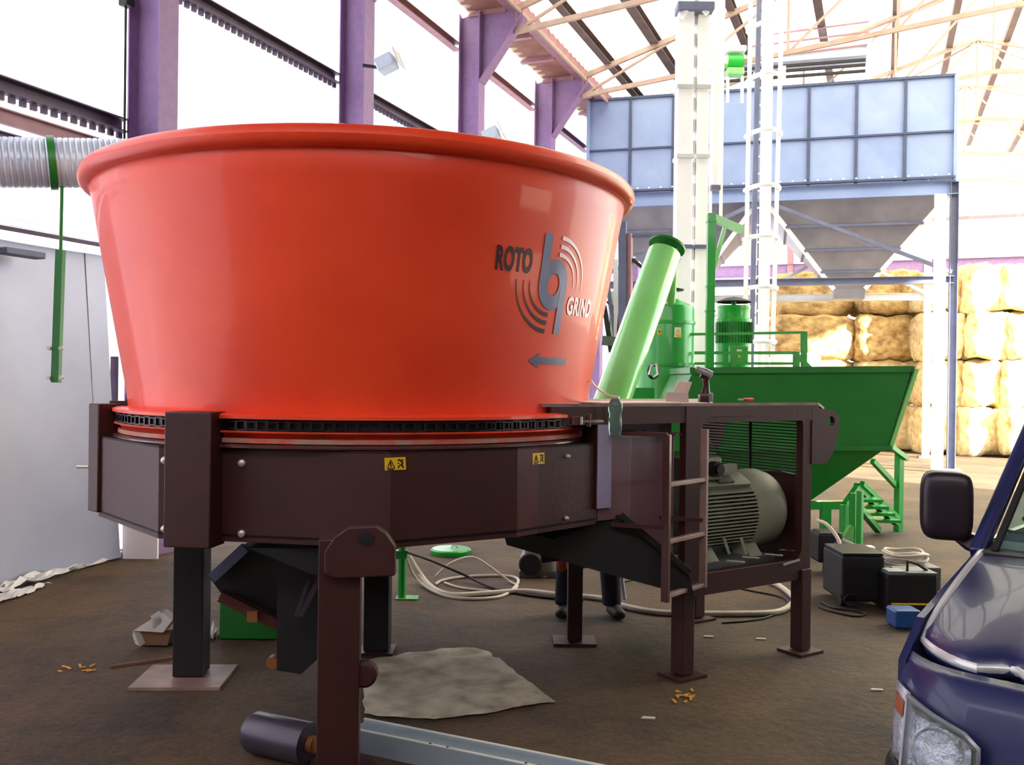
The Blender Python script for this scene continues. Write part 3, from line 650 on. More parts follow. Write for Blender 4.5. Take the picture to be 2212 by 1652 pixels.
# crumpled plastic film at the foot of the sheet
def crumple(name, poly, m, h, label, cat, nx=22, ny=10, amp=.02, seed=0):
    """poly: four floor corners, builds a crumpled lying sheet with thickness"""
    a, b_, c, d = [V(q) for q in poly]; vs = []; top = []
    for j in range(ny+1):
        for i in range(nx+1):
            u, v = i/nx, j/ny
            p = a*(1-u)*(1-v) + b_*u*(1-v) + c*u*v + d*(1-u)*v
            w = noise.noise(V((u*5+seed, v*4, seed)))*amp + noise.noise(V((u*13, v*11+seed, 2)))*amp*.5
            e = noise.noise(V((u*4+v*3+seed, seed, 7)))*.04
            p = p + V((e if i in (0, nx) else 0, e if j in (0, ny) else 0, 0))
            top.append(V((p.x, p.y, h + abs(w))))
    n = len(top); vs = top + [t - V((0, 0, .003)) for t in top]; W_ = nx+1; fs = []
    for j in range(ny):
        for i in range(nx):
            q = j*W_+i; fs += [(q, q+1, q+W_+1, q+W_), (n+q, n+q+W_, n+q+W_+1, n+q+1)]
    for i in range(nx): fs += [(i, n+i, n+i+1, i+1), (ny*W_+i, ny*W_+i+1, n+ny*W_+i+1, n+ny*W_+i)]
    for j in range(ny): q = j*W_; fs += [(q, q+W_, n+q+W_, n+q), (q+nx, n+q+nx, n+q+W_+nx, q+W_+nx)]
    return tag(MB().add(vs, fs).build(name, m, smooth=60), label, cat)
g0 = lambda x, y: G(x, y, 0)
crumple('plastic_film', [g0(-60, 1305), g0(262, 1206), g0(266, 1197), g0(-60, 1288)], 'plastic_film', .012, 'crumpled clear plastic film along the foot of the galvanised sheet', 'plastic film', amp=.09)
crumple('plastic_film', [g0(-70, 1330), g0(60, 1285), g0(112, 1262), g0(-60, 1305)], 'plastic_film', .012, 'beige plastic film lying on the floor at the left edge of the picture', 'plastic film', amp=.05, seed=3)
crumple('plastic_film', [g0(318, 1200), g0(372, 1190), g0(366, 1184), g0(318, 1192)], 'plastic_film', .01, 'scrap of pale film by the white board', 'plastic film', amp=.08, seed=5, nx=10, ny=4)
# floodlights on the columns
def floodlight(c, label, s=1.0, m='lamp_body'):
    t = thing('floodlight', c, label, 'lamp')
    b = MB(); X = V((.9, -.2, .38)).normalized(); b.box(c, (.22*s, .22*s, .16*s), X, *[q for q in (V((.2, .97, 0)).normalized(), X.cross(V((.2, .97, 0)).normalized()))]); b.build('lamp_housing', m, t, 0, .015)
    b = MB(); b.box(c + X*.16*s, (.02, .26*s, .2*s), X, V((.2, .97, 0)).normalized(), X.cross(V((.2, .97, 0)).normalized())); b.build('lamp_glass', 'pale_edge', t, 0, .004)
    b = MB(); b.bar(c - X*.1*s, c - XX*.28*s + V((0, 0, -.02)), .04, .03); b.build('arm', 'black_steel', t, 0)
    return t
floodlight(P(835, 138, 10.9), 'pale floodlight fixed to the right side of the second purple column')
floodlight(P(1062, 292, 14.0), 'pale floodlight just above the tub rim beside the third purple column', 1.1)

# ------------------------------------------------------------------ overhead bin on its frame
BA = P(1270, 400, 19.3); BB = P(2062, 384, 17.4); BA.z = BB.z = 0
bx = (BB-BA); BLn = bx.length; bx.normalize(); by = V((-bx.y, bx.x, 0)); BO = BA
def B(x, y, h): return BO + bx*x + by*y + V((0, 0, h))
bn = thing('storage_bin', B(BLn/2, 1.5, 0), 'long blue-grey panelled overhead bin on steel legs with funnel outlets', 'bin')
h0, hm, h1 = 5.42, 6.37, 7.42; npan = 8; pw = BLn/npan
for i in range(npan):
    for a, c in ((h0+.1, hm), (hm, h1)):
        x0, x1 = i*pw+.03, (i+1)*pw-.03; cx, cz = (x0+x1)/2, (a+c)/2; k = .03
        b = MB(); b.add([B(x0, 0, a+.02), B(x1, 0, a+.02), B(x1, 0, c-.02), B(x0, 0, c-.02), B(cx, .014, cz)], [(0, 1, 4), (1, 2, 4), (2, 3, 4), (3, 0, 4)])
        b.add([B(x0, .08, a+.02), B(x1, .08, a+.02), B(x1, .08, c-.02), B(x0, .08, c-.02)], [(0, 1, 2, 3)])
        b.build('bin_panel', 'bin_steel', bn, 0)
for i in range(npan+1):
    b = MB(); b.bar(B(i*pw, -.02, h0), B(i*pw, -.02, h1), .03 if 0 < i < npan else .09, .06, bx); b.build('bin_rib', 'bin_rib' if 0 < i < npan else 'bin_steel', bn, 0)
for h, w in ((hm, .035), (h1, .05)):
    b = MB(); b.bar(B(0, -.02, h), B(BLn, -.02, h), .06, w); b.build('bin_rib', 'bin_rib', bn, 0)
b = MB(); b.bar(B(0, -.05, h0+.08), B(BLn, -.05, h0+.08), .1, .04); b.build('flange', 'bin_rib', bn, 0)
b = MB(); b.bar(B(0, -.05, h0+.01), B(BLn, -.05, h0+.01), .1, .03); b.build('flange', 'bin_rib', bn, 0)
b = MB(); b.ibeam(B(-.05, 0, h0-.12), B(BLn+.05, 0, h0-.12), .16, .24); b.build('bin_beam', 'bin_steel', bn, 0)
b = MB()
for i in range(30): c = B(.12+i*BLn/30, -.11, h0+.11); b.lathe(c, [(.02, 0), (.02, .02), (.001, .03)], 6)
b.build('bolt_row', 'white_steel', bn)['kind'] = 'stuff'
for x, nm in ((0, 0), (BLn, 1)):
    b = MB(); b.box(B(x, 1.5, (h0+h1)/2), (.03, 2.96, h1-h0-.02), bx, by); b.build('end_panel', 'bin_steel', bn, 0)
b = MB(); b.box(B(BLn/2, 3.0, (h0+h1)/2), (BLn-.04, .03, h1-h0-.02), bx, by); b.build('back_panel', 'bin_steel', bn, 0)
# funnels
hw = BLn/2
for x0 in (0.0, hw):
    b = MB(); t0 = [(x0+.1, .05), (x0+hw-.1, .05), (x0+hw-.1, 2.95), (x0+.1, 2.95)]; cx = x0+hw/2
    t1 = [(cx-.3, 1.2), (cx+.3, 1.2), (cx+.3, 1.8), (cx-.3, 1.8)]
    vs = [B(x, y, h0-.24) for x, y in t0] + [B(x, y, 3.55) for x, y in t1] + [B(x, y, 3.35) for x, y in t1]
    b.add(vs, [(i, (i+1) % 4, 4+(i+1) % 4, 4+i) for i in range(4)] + [(4+i, 4+(i+1) % 4, 8+(i+1) % 4, 8+i) for i in range(4)] + [(8, 9, 10, 11)])
    fu = b.build('funnel', 'bin_cone', bn, 0)
    for f in (.28, .55, .8):
        b = MB(); c = []
        for k in range(4):
            p = V(vs[k])*(1-f) + V(vs[4+k])*f; c.append(p)
        for k in range(4): b.bar(c[k], c[(k+1) % 4], .07, .05)
        b.build('funnel_band', 'bin_frame', fu, 0)
    b = MB()
    for k in (0, 1):
        p, q = V(vs[k]), V(vs[4+k]); b.bar(p, q, .1, .03, by)
    b.build('funnel_edge', 'white_steel', fu, 0)
for x, y in ((0, 0), (hw, 0), (BLn, 0), (0, 3), (BLn, 3)):
    if (x, y) == (hw, 0):
        b = MB(); b.ibeam(B(x, y, 2.75), B(x, y, h0-.24), .12, .14, up=bx); b.build('hanger_post', 'bin_frame', bn, 0)
        b = MB(); b.cyl(B(x, y, 0), B(x, y, 2.8), .05, 8); b.build('post', 'white_steel', bn)
        continue
    b = MB(); b.ibeam(B(x, y, 0), B(x, y, h0 if x else h0), .14, .14, up=bx); b.build('post', 'bin_frame' if y == 0 else 'white_steel', bn, 0)
    b = MB(); b.box(B(x, y, .015), (.3, .3, .03), bx, by); b.build('base_plate', 'bin_frame', bn, 0)
hb = 3.58
b = MB(); b.ibeam(B(0, 0, hb), B(BLn, 0, hb), .14, .14); b.build('cross_beam', 'bin_frame', bn, 0)
b = MB(); b.ibeam(B(0, 3, hb-.05), B(BLn, 3, hb-.05), .14, .16); b.build('cross_beam', 'pale_edge', bn, 0)
for p, q in (((hw, h0-.26), (hw*.02+hw+(-hw)*.96, hb+.1)), ((hw, h0-.26), (BLn-.05, hb+.1))):
    b = MB(); b.angle(B(p[0], -.05, p[1]), B(q[0], -.05, q[1]), .08); b.build('diagonal_brace', 'bin_frame', bn, 0)
b = MB(); b.angle(B(hw+1.6, 2.9, h0-.9), B(BLn-.1, 2.9, hb), .08); b.build('diagonal_brace', 'pale_edge', bn, 0)
b = MB(); b.angle(B(hw-.1, 2.9, hb), B(hw+1.6, 2.9, h0-.9), .08); b.build('diagonal_brace', 'pale_edge', bn, 0)
for x0, x1 in ((.05, .75),):
    b = MB(); b.angle(B(.9, -.05, h0-.3), B(.1, -.05, hb+.9), .07); b.build('diagonal_brace', 'bin_frame', bn, 0)
# slotted white post near the bin's right leg
b = MB(); p0 = P(2024, 1002, 17.0); p0.z = 0
sp = thing('slotted_post', p0, 'pale slotted upright post left of the right bin leg', 'post')
b.box(p0 + V((0, 0, 2.55)), (.2, .06, 5.1)); b.build('post', 'white_steel', sp, 0)
for i in range(11):
    b = MB(); c = P(2016, 835 + i*14.3, 16.94); b.prism([c + V((-.04, 0, -.03)), c + V((.04, 0, .0)), c + V((.04, 0, .03)), c + V((-.04, 0, 0))], V((0, -.006, 0))); b.build('slot', 'bin_frame', sp, 0)
# conveyor, walkway rail and gear motor on top of the bin
cv = thing('top_conveyor', B(3.5, 1.0, h1), 'grey trough conveyor lying across the top of the blue bin', 'conveyor')
b = MB(); b.box(B(3.75, .8, 8.28), (3.6, .5, .34), bx, by); b.build('trough', 'galv_duct', cv, 0, .01)
for h in (8.02, 7.92, 7.80):
    b = MB(); b.bar(B(2.3, .55, h), B(5.45, .55, h), .06, .05); b.build('rail', 'black_steel', cv, 0)
for x in (2.4, 3.9, 5.5):
    b = MB(); b.bar(B(x, .5, h1), B(x, .5, 8.5 if x > 5 else 8.0), .06); b.build('support', 'white_steel', cv, 0)
b = MB(); b.bar(B(3.9, .5, h1+.1), B(3.3, .5, 7.9), .06); b.build('support', 'white_steel', cv, 0)
for h in (8.55, 8.75, 8.3):
    b = MB(); b.bar(B(3.2, .5, h-.1), B(5.5, .5, h), .03); b.build('handrail', 'mauve_steel', cv, 0)
gm = thing('gear_motor', P(1587, 140, 16.6), 'bright green gear motor high up beside the white elevator', 'motor')
c = P(1587, 133, 16.6); b = MB(); b.cyl(c - XX*.14, c + XX*.14, .13, 16); b.build('motor_body', 'green', gm)
b = MB(); b.box(c + V((0, 0, -.2)), (.3, .25, .12)); b.build('gear_box', 'green_pale', gm, 0, .02)
b = MB(); b.box(c + V((0, 0, .2)), (.36, .3, .1)); b.build('motor_cover', 'white_steel', gm, 0, .02)
for x in (-.12, .14):
    b = MB(); b.bar(c + V((x, 0, -.75)), c + V((x, 0, -.26)), .05); b.build('stand_leg', 'galv_duct', gm, 0)
# ------------------------------------------------------------------ bucket elevator and caged ladder
el = thing('bucket_elevator', P(1490, 1050, 13), 'tall white twin-leg bucket elevator rising to the roof', 'elevator')
for x0, x1, z in ((1456, 1489, 13.0), (1497, 1523, 13.1)):
    c = P((x0+x1)/2, 600, z); w = (x1-x0)*z/FPX
    b = MB(); b.box(V((c.x, c.y, 4.2)), (w, .28, 8.4)); t = b.build('elevator_leg', 'white_steel', el, 0, .01)
    for y in (195, 343, 536):
        h = P(1500, y, z).z; b = MB(); b.box(V((c.x, c.y-.01, h)), (w+.03, .34, .05)); b.build('leg_flange', 'bin_frame' if y == 536 else 'pale_edge', t, 0)
b = MB(); c = P(1493, 600, 13.05); 
for i in range(22): b.box(V((c.x, c.y, 1.9+i*.3)), (.05, .1, .17))
b.build('leg_spacers', 'pale_edge', el, 0)['kind'] = 'stuff'
for x, y0_, y1_ in ((1534, 0, 400), (1557, 0, 400)):
    p, q = P(x, y0_-30, 13.2), P(x, 820 if False else 470, 13.2); b = MB(); b.bar(V((q.x, q.y, q.z)), V((q.x, q.y, 8.4)), .04); b.build('guide_rail', 'white_steel', el, 0)
b = MB(); c = P(1546, 200, 13.25); b.box(V((c.x, c.y, 6.4)), (.13, .05, 4.0)); b.build('spout_trunk', 'white_steel', el, 0)
b = MB(); c = P(1545, 406, 13.15); b.box(c, (.13, .1, .07)); b.build('trunk_end', 'bin_frame', el, 0)
b = MB(); c = P(1500, 20, 12.9); b.box(c, (.5, .3, .1)); b.build('head_platform', 'bin_frame', el, 0)
b = MB(); b.tube([P(1470, 40, 12.85), P(1490, 10, 12.85), P(1510, 8, 12.85), P(1528, 30, 12.85)], .04, 8); b.build('head_bracket', 'white_steel', el)
cl = thing('caged_ladder', P(1655, 1050, 13.6), 'white caged access ladder beside the elevator', 'ladder')
for x0, x1 in ((1622, 1608), (1652, 1640), (1668, 1655), (1690, 1668)):
    p, q = P(x0, -10, 13.6), P(x1, 800, 13.6); b = MB(); b.bar(q, p, .055, .04, YY); b.build('cage_bar', 'white_steel', cl, 0)
p, q = P(1640, -10, 13.9), P(1622, 800, 13.9); b = MB(); b.bar(q, p, .07, .05, YY); b.build('ladder_rail', 'bin_frame', cl, 0)
p, q = P(1662, -10, 13.9), P(1650, 800, 13.9); b = MB(); b.bar(q, p, .07, .05, YY); b.build('ladder_rail', 'white_steel', cl, 0)
for i in range(22):
    y = 5 + i*37; f = y/800; b = MB(); b.bar(P(1640-18*f, y, 13.9), P(1662-12*f, y, 13.9), .025); b.build('ladder_rung', 'white_steel', cl, 0)
for y in (70, 178, 296, 412, 518, 625, 740):
    f = y/800; xl, xr = 1622-14*f-6, 1690-22*f
    pl, pr_ = P(xl, y, 13.85), P(xr, y, 13.85); c = (pl+pr_)/2; r = (pr_-pl).length/2; b = MB()
    b.tube([c + V((-r*math.cos(t), -.45*math.sin(t), 0)) for t in [PI*i/10 for i in range(11)]], .035, 6)
    b.build('cage_hoop', 'white_steel', cl)

# ------------------------------------------------------------------ straw bales
def bale_mesh(seed, m):
    bm = bmesh.new(); bmesh.ops.create_cube(bm, size=1)
    bmesh.ops.subdivide_edges(bm, edges=bm.edges, cuts=9, use_grid_fill=True)
    for v in bm.verts:
        p = v.co.copy(); q = V([math.copysign(min(abs(c), .5), c) for c in p])
        r = p.normalized()*.5; k = (abs(p.x)**8 + abs(p.y)**8 + abs(p.z)**8)**(1/8)
        q = p * (.5/k) * .985; p2 = q
        grooves = .018*(math.cos(p.x*PI*6)) if abs(p.x) < .5 else 0
        n_ = noise.noise(p*2.6+V((seed, 0, 0)))*.16 + noise.noise(p*9+V((seed, 3, 0)))*.06 - .02
        v.co = p2*(1+n_) * (1 - abs(grooves))
    me = bpy.data.meshes.new('bale'); bm.to_mesh(me); bm.free()
    for pl_ in me.polygons: pl_.use_smooth = True
    me.materials.append(MATS[m]); return me
bms = [bale_mesh(i*3.7, 'straw') for i in range(4)]; bmp = [bale_mesh(i*5.1+1, 'straw_sunlit') for i in range(3)]
stacks = [(1755, 172, 23, 0), (1908, 134, 22.6, 0), (2024, 84, 21.6, 1), (2108, 84, 21.2, 0), (2196, 96, 21, 1), (2296, 96, 20.8, 1)]
#
snm = ['leftmost straw stack', 'second straw stack from the left', 'narrow straw stack behind the slotted post', 'straw stack just right of the bin leg', 'straw stack at the right edge', 'straw stack beyond the right edge']
rnm = ['bottom bale', 'second bale up', 'third bale up', 'top bale']
for i, (px, w, z, pale) in enumerate(stacks):
    g = P(px, 830, z); wid = w*z/FPX
    for j in range(4):
        me = (bmp if (pale or (i == 1 and j < 2) or i == 3) else bms)[(i*2+j) % 3]
        o = bpy.data.objects.new('straw_bale', me); sc.collection.objects.link(o)
        hh = 1.08; o.scale = (wid*random.uniform(.98, 1.02), 1.3, hh*1.045)
        o.location = (g.x + random.uniform(-.1, .1), g.y + random.uniform(-.2, .2), hh*(j+.5)+.01)
        o.rotation_euler = (0, random.uniform(-.03, .03), random.uniform(-.1, .1))
        if j == 3 and i in (2,): o.scale.z = .8; o.location.z -= .12
        tag(o, '%s in the %s' % (rnm[j], snm[i]), 'straw bale', 'straw bales stacked at the far end')
b = MB(); c = P(1718, 775, 17.6); r = .47
b.lathe(V((c.x, c.y, 0)), [(.001, .0), (r, .0), (r, 2.0), (r*.98, 2.1), (r*.8, 2.17), (.001, 2.19)], 32); tag(b.build('wrapped_bale', 'cream_wrap'), 'cream wrapped round bale stack just behind the green hopper', 'wrapped bale')

# ------------------------------------------------------------------ green machines
# hopper
hp = thing('green_hopper', P(1740, 1100, 9.2), 'large open green steel hopper with a tapered lower half', 'hopper')
hy = V((0, 1, 0))
def H3(px, py, z, d=0): return P(px, py, z) + YY*d
tl, trr = H3(1500, 800, 9.2), H3(1966, 797, 9.0); ml, mr = H3(1420, 968, 9.3), H3(1915, 967, 9.1); bl, br_ = H3(1470, 1092, 9.3), H3(1770, 1095, 9.2)
b = MB()
dp = 1.2
ft = [tl, trr, mr, ml]; bk = [q + YY*dp for q in ft]
th = .02
b.add(ft + bk, [(0, 1, 2, 3), (4, 7, 6, 5), (0, 3, 7, 4), (1, 5, 6, 2)]); hb_ = b.build('hopper_body', 'green_dark', hp, 0); 
sd = hb_.modifiers.new('s', 'SOLIDIFY'); sd.thickness = .015; sd.offset = 1
b = MB(); lo = [ml, mr, br_+YY*.35, bl+YY*.35, ml+YY*dp, mr+YY*dp, br_+YY*(dp-.35), bl+YY*(dp-.35)]
b.add(lo, [(0, 1, 2, 3), (4, 7, 6, 5), (0, 3, 7, 4), (1, 5, 6, 2), (3, 2, 6, 7)]); b.build('hopper_cone', 'green_dark', hp, 0)
b = MB(); tp = [q + V((0, 0, 0)) for q in (tl, trr, trr+YY*dp, tl+YY*dp)]
for i in range(4): b.bar(tp[i], tp[(i+1) % 4], .09, .06)
b.build('rim_channel', 'green_dark', hp, 0)
b = MB(); b.bar(ml - YY*.01, mr - YY*.01 + XX*.04, .05, .05); b.build('seam_flange', 'green_dark', hp, 0)
b = MB(); e = [trr + XX*.015, trr + XX*.1, mr + XX*.06, mr + XX*.015]; b.prism([trr + V((.04, -.03, 0)), trr + V((.075, -.03, 0)), mr + V((.05, -.03, 0)), mr + V((.015, -.03, 0))], YY*(dp)); b.build('lit_end_wall', 'green_pale', hp, 0)  # paler green than the body: daylight on this end put into the colour
for x in (1783, 1826):
    c = P(x, 1100, 9.3); b = MB(); b.bar(V((c.x, c.y, 0)), V((c.x, c.y, .42)), .09); b.build('leg', 'green', hp, 0)
b = MB(); b.bar(P(1690, 1092, 9.3), P(1830, 1090, 9.3), .08); b.build('leg_beam', 'green', hp, 0)
for x in (1480, 1690):
    c = P(x, 1100, 9.3); b = MB(); b.bar(V((c.x, c.y, 0)), V((c.x, c.y, .5)), .09); b.build('leg', 'green', hp, 0)
# stair frame
st_ = thing('green_stair', P(1900, 1150, 10), 'green steel stair with handrail posts standing right of the hopper', 'stair')
def sbar(x0, y0_, x1, y1_, z0, z1=None, w=.05, nm='rail'):
    b = MB(); b.bar(P(x0, y0_, z0), P(x1, y1_, z1 or z0), w); return b.build(nm, 'green', st_, 0)
sbar(1940, 1148, 1943, 975, 10.1, w=.07, nm='post'); sbar(1843, 1065, 1842, 1190, 8.8, w=.06, nm='post'); sbar(1858, 1060, 1856, 1195, 8.7, w=.05, nm='post')
sbar(1822, 1190, 1824, 1090, 8.9, w=.06, nm='post')
sbar(1850, 1050, 1936, 1128, 9.5, 10.0, .07); sbar(1862, 1044, 1940, 1120, 9.5, 10.0, .05, 'stringer'); sbar(1858, 1098, 1898, 1146, 9.2, 9.9, .06, 'stringer')
sbar(1885, 995, 1936, 1050, 9.8, 10.1, .05); sbar(1925, 965, 1958, 990, 9.9, 10.1, .05); sbar(1825, 1090, 1852, 1052, 9.0, 9.2, .05)
for i in range(4):
    f = i/3; b = MB(); c = P(1868+f*40, 1078+f*44, 9.5+f*.4); b.box(c, (.26, .3, .03)); b.build('tread', 'green', st_, 0)
b = MB(); c = P(1838, 1170, 8.75); b.bar(P(1826, 1172, 8.8), P(1845, 1138, 8.8), .07, .1); b.build('chute', 'green_pale', st_, 0)
# platform rail behind the hopper top
pr2 = thing('platform_railing', P(1640, 797, 11), 'thin green guard rail running just behind the top edge of the green hopper', 'railing')
def rbar(x0, y0_, x1, y1_, w=.03, nm='rail', z=10.8): 
    b = MB(); b.bar(P(x0, y0_, z), P(x1, y1_, z), w); b.build(nm, 'green_rail', pr2, 0)
rbar(1490, 722, 1738, 718); rbar(1500, 762, 1720, 762, .035); rbar(1500, 785, 1720, 785); rbar(1738, 716, 1738, 795, .06, 'post'); rbar(1732, 716, 1732, 795, .03, 'post')
rbar(1718, 764, 1750, 795, .05, 'brace'); rbar(1584, 765, 1584, 795, .05, 'post'); rbar(1720, 760, 1720, 797, .08, 'post')
b = MB(); b.prism([P(1510, 797, 10.75), P(1760, 797, 10.75), P(1760, 812, 10.75), P(1510, 812, 10.75)], V((0, .3, 0))); b.build('platform', 'green_dark', pr2, 0)
# tall press with domed top
def cylm(x, z, w): c = P(x, 830, z); return V((c.x, c.y, 0)), w*z/FPX/2
def hy_(y, z): return 1.6 + (826-y)*z/FPX
c, r = cylm(1436, 11, 122); pz = 11
ps = thing('green_press', c, 'tall bright green cylindrical press with a stepped conical top', 'press')
H_ = lambda y: hy_(y, pz)
b = MB(); b.lathe(c, [(.001, 0), (r, 0), (r, H_(672)), (r*.97, H_(664)), (r*.55, H_(652)), (r*.42, H_(648)), (r*.40, H_(628)), (.001, H_(627))], 40); b.build('press_body', 'green', ps)
b = MB(); b.lathe(c + XX*.04, [(.001, H_(630)), (r*.5, H_(630)), (r*.52, H_(627)), (.001, H_(626))], 24); b.build('cap_gap', 'rubber', ps)
b = MB(); b.lathe(c + XX*.02, [(r*.42, H_(625)), (r*.3, H_(605)), (r*.22, H_(585)), (r*.21, H_(566))], 24); b.build('inlet_cone', 'green', ps)
for y in (700, 790):
    b = MB(); b.lathe(c, [(r, H_(y+3)), (r+.015, H_(y+3)), (r+.015, H_(y-3)), (r, H_(y-3))], 40); b.build('press_band', 'green', ps)
b = MB(); b.box(V((c.x-.2, c.y+.02, H_(838)/2)), (.95, .62, H_(838)-.02)); b.build('press_base', 'green', ps, 0)
for (x, y, w, h, m) in ((1463, 718, 16, 24, 'white_label'), (1424, 717, 8, 14, 'yellow_label')):
    q = P(x, y, pz-.3); q.y = c.y - math.sqrt(max(0, r*r - (q.x-c.x)**2)) - .006
    b = MB(); b.box(q, (w*.0048, .008, h*.0048)); L_ = b.build('warning_label', m, ps, 0)
    if m == 'white_label':
        b = MB(); b.prism([q + V((-.025, -.006, -.005)), q + V((.025, -.006, -.005)), q + V((0, -.006, .04))], V((0, -.002, 0))); b.build('warning_triangle', 'yellow_label', L_, 0)
        b = MB(); b.box(q + V((0, -.007, -.035)), (.06, .004, .035)); b.build('warning_text', 'yellow_label', L_, 0)
    else:
        b = MB(); b.box(q + V((0, -.006, .005)), (.018, .003, .02)); b.build('warning_symbol', 'ink', L_, 0)
sh = thing('hanging_shackle', P(1411, 800, 10.4), 'grey lifting hook block hanging in front of the green press', 'hook')
q = P(1411, 802, 10.4)
b = MB(); b.tube([q + V((.055*math.cos(t), 0, .075*math.sin(t))) for t in [2*PI*i/20 for i in range(20)]], .016, 8, closed=True); b.build('ring', 'black_steel', sh)
b = MB(); b.tube([q + V((-.05, -.02, -.04)), q + V((-.02, -.02, .07)), q + V((.03, -.02, .08)), q + V((.05, -.02, -.03)), q + V((0, -.02, -.07))], .014, 8); b.build('hook', 'pale_edge', sh)
# second press motor with canopy
c, r = cylm(1583, 11.5, 74); pz = 11.5; H_ = lambda y: hy_(y, 11.5)
vm = thing('vertical_motor', c, 'green vertical motor under a small round dark rain cap', 'motor')
b = MB(); b.lathe(c, [(.001, H_(800)), (r*1.02, H_(800)), (r*1.02, H_(690)), (r*.93, H_(688)), (r*.93, H_(668)), (r*.96, H_(666)), (r*.96, H_(661)), (.001, H_(660))], 36); b.build('motor_body', 'green', vm)
b = MB()
for i in range(18):
    a = PI + PI*(i+.5)/18; b.bar(c + V((r*1.05*math.cos(a), r*1.05*math.sin(a), H_(742))), c + V((r*1.05*math.cos(a), r*1.05*math.sin(a), H_(697))), .012, .04)
b.build('cooling_fins', 'green_dark', vm, 0)['kind'] = 'stuff'
b = MB(); b.box(c + V((-.0, -r-.04, H_(767))), (.22, .1, .2)); tbx = b.build('terminal_box', 'green_rail', vm, 0, .01)
b = MB(); b.box(c + V((.0, -r-.095, H_(760))), (.06, .005, .04)); b.build('plate', 'white_label', tbx, 0)
b = MB(); b.box(c + V((.0, -r-.095, H_(771))), (.025, .006, .025)); b.build('plate', 'yellow_label', tbx, 0)
b = MB(); b.lathe(c, [(.21, H_(654)), (.22, H_(652)), (.1, H_(644)), (.001, H_(641))], 28); b.build('rain_cap', 'black_steel', vm)
b = MB(); b.cyl(c + V((0, 0, H_(662))), c + V((0, 0, H_(650))), .03, 10); b.build('cap_stem', 'green', vm)
b = MB(); b.box(c + V((0, .1, H_(800)/2)), (.6, .6, H_(800)-.01)); b.build('motor_base', 'green', vm, 0)
# crane post
cp = thing('green_jib_post', V((P(1532, 830, 10.6).x, P(1532, 830, 10.6).y, 0)), 'slim green jib post with a short pale braced arm', 'jib crane')
q0 = P(1532, 830, 10.6); q0.z = 0; q1 = V((q0.x, q0.y, hy_(462, 10.6)))
b = MB(); b.bar(q0, q1, .09, .09, YY); b.build('post', 'green', cp, 0, .005)
b = MB(); b.bar(P(1540, 470, 10.6), P(1604, 497, 10.6), .09, .06, YY); b.build('arm', 'green_pale', cp, 0)
b = MB(); b.bar(P(1566, 490, 10.6), P(1538, 590, 10.6), .045, .045, YY); b.build('brace', 'green_pale', cp, 0)
for y in (480, 620, 673):
    b = MB(); b.box(V((q0.x, q0.y, hy_(y, 10.6))), (.105, .105, .02)); b.build('joint', 'green', cp, 0)
# big inclined pale green pipe
pi_ = thing('inclined_pipe', P(1325, 860, 8.2), 'thick glossy pale green pipe leaning up to the right with a flanged top', 'pipe')
a_, b__ = P(1308, 905, 8.0), P(1436, 546, 8.6); dr = (b__-a_).normalized()
b = MB(); b.tube([a_, b__ - dr*.02, b__, b__ + dr*.015], [.158, .158, .15, .12], 40); b.build('pipe', 'green_pale', pi_, 30)
b = MB(); b.tube([b__ + dr*.06, b__ + dr*.062, b__ + dr*.085, b__ + dr*.086], [.12, .172, .172, .12], 40); b.build('flange', 'green_dark', pi_)
b = MB(); f2 = P(1445, 560, 8.62); b.tube([P(1436, 548, 8.6) + dr*.1, P(1445, 600, 8.9), P(1448, 650, 9.2)], [.11, .08, .05], 20); b.build('outlet', 'green_pale', pi_)
# clutter between tub and pipe
sr = thing('scrap_rack', P(1318, 850, 12), 'dark jumble of steel bars behind the right side of the tub', 'rack')
for x0, y0_, x1, y1_, w, m in ((1345, 480, 1345, 860, .1, 'bin_frame'), (1358, 505, 1356, 860, .09, 'mauve_steel'), (1330, 560, 1332, 860, .06, 'pale_edge'), (1312, 650, 1352, 700, .04, 'black_steel'), (1365, 560, 1402, 590, .04, 'black_steel'), (1310, 600, 1338, 790, .05, 'bin_frame'), (1305, 660, 1320, 760, .06, 'black_steel'), (1322, 630, 1318, 800, .04, 'pale_edge'), (1300, 735, 1345, 740, .12, 'pump_grey'), (1340, 680, 1332, 790, .07, 'black_steel'), (1340, 510, 1430, 510, .04, 'bin_frame')):
    b = MB(); b.bar(P(x0, y0_, 12), P(x1, y1_, 12), w); b.build('steel_bar', m, sr, 0)
# more braces under the left half of the bin, behind the pipe
tag(MB().cyl(P(1500, 1000, 9.4)*1, P(1500, 1000, 9.4)+V((0, 0, .01)), .01, 6).build('floor_bolt', 'bolt_zinc'), 'small floor bolt', 'bolt') if False else None
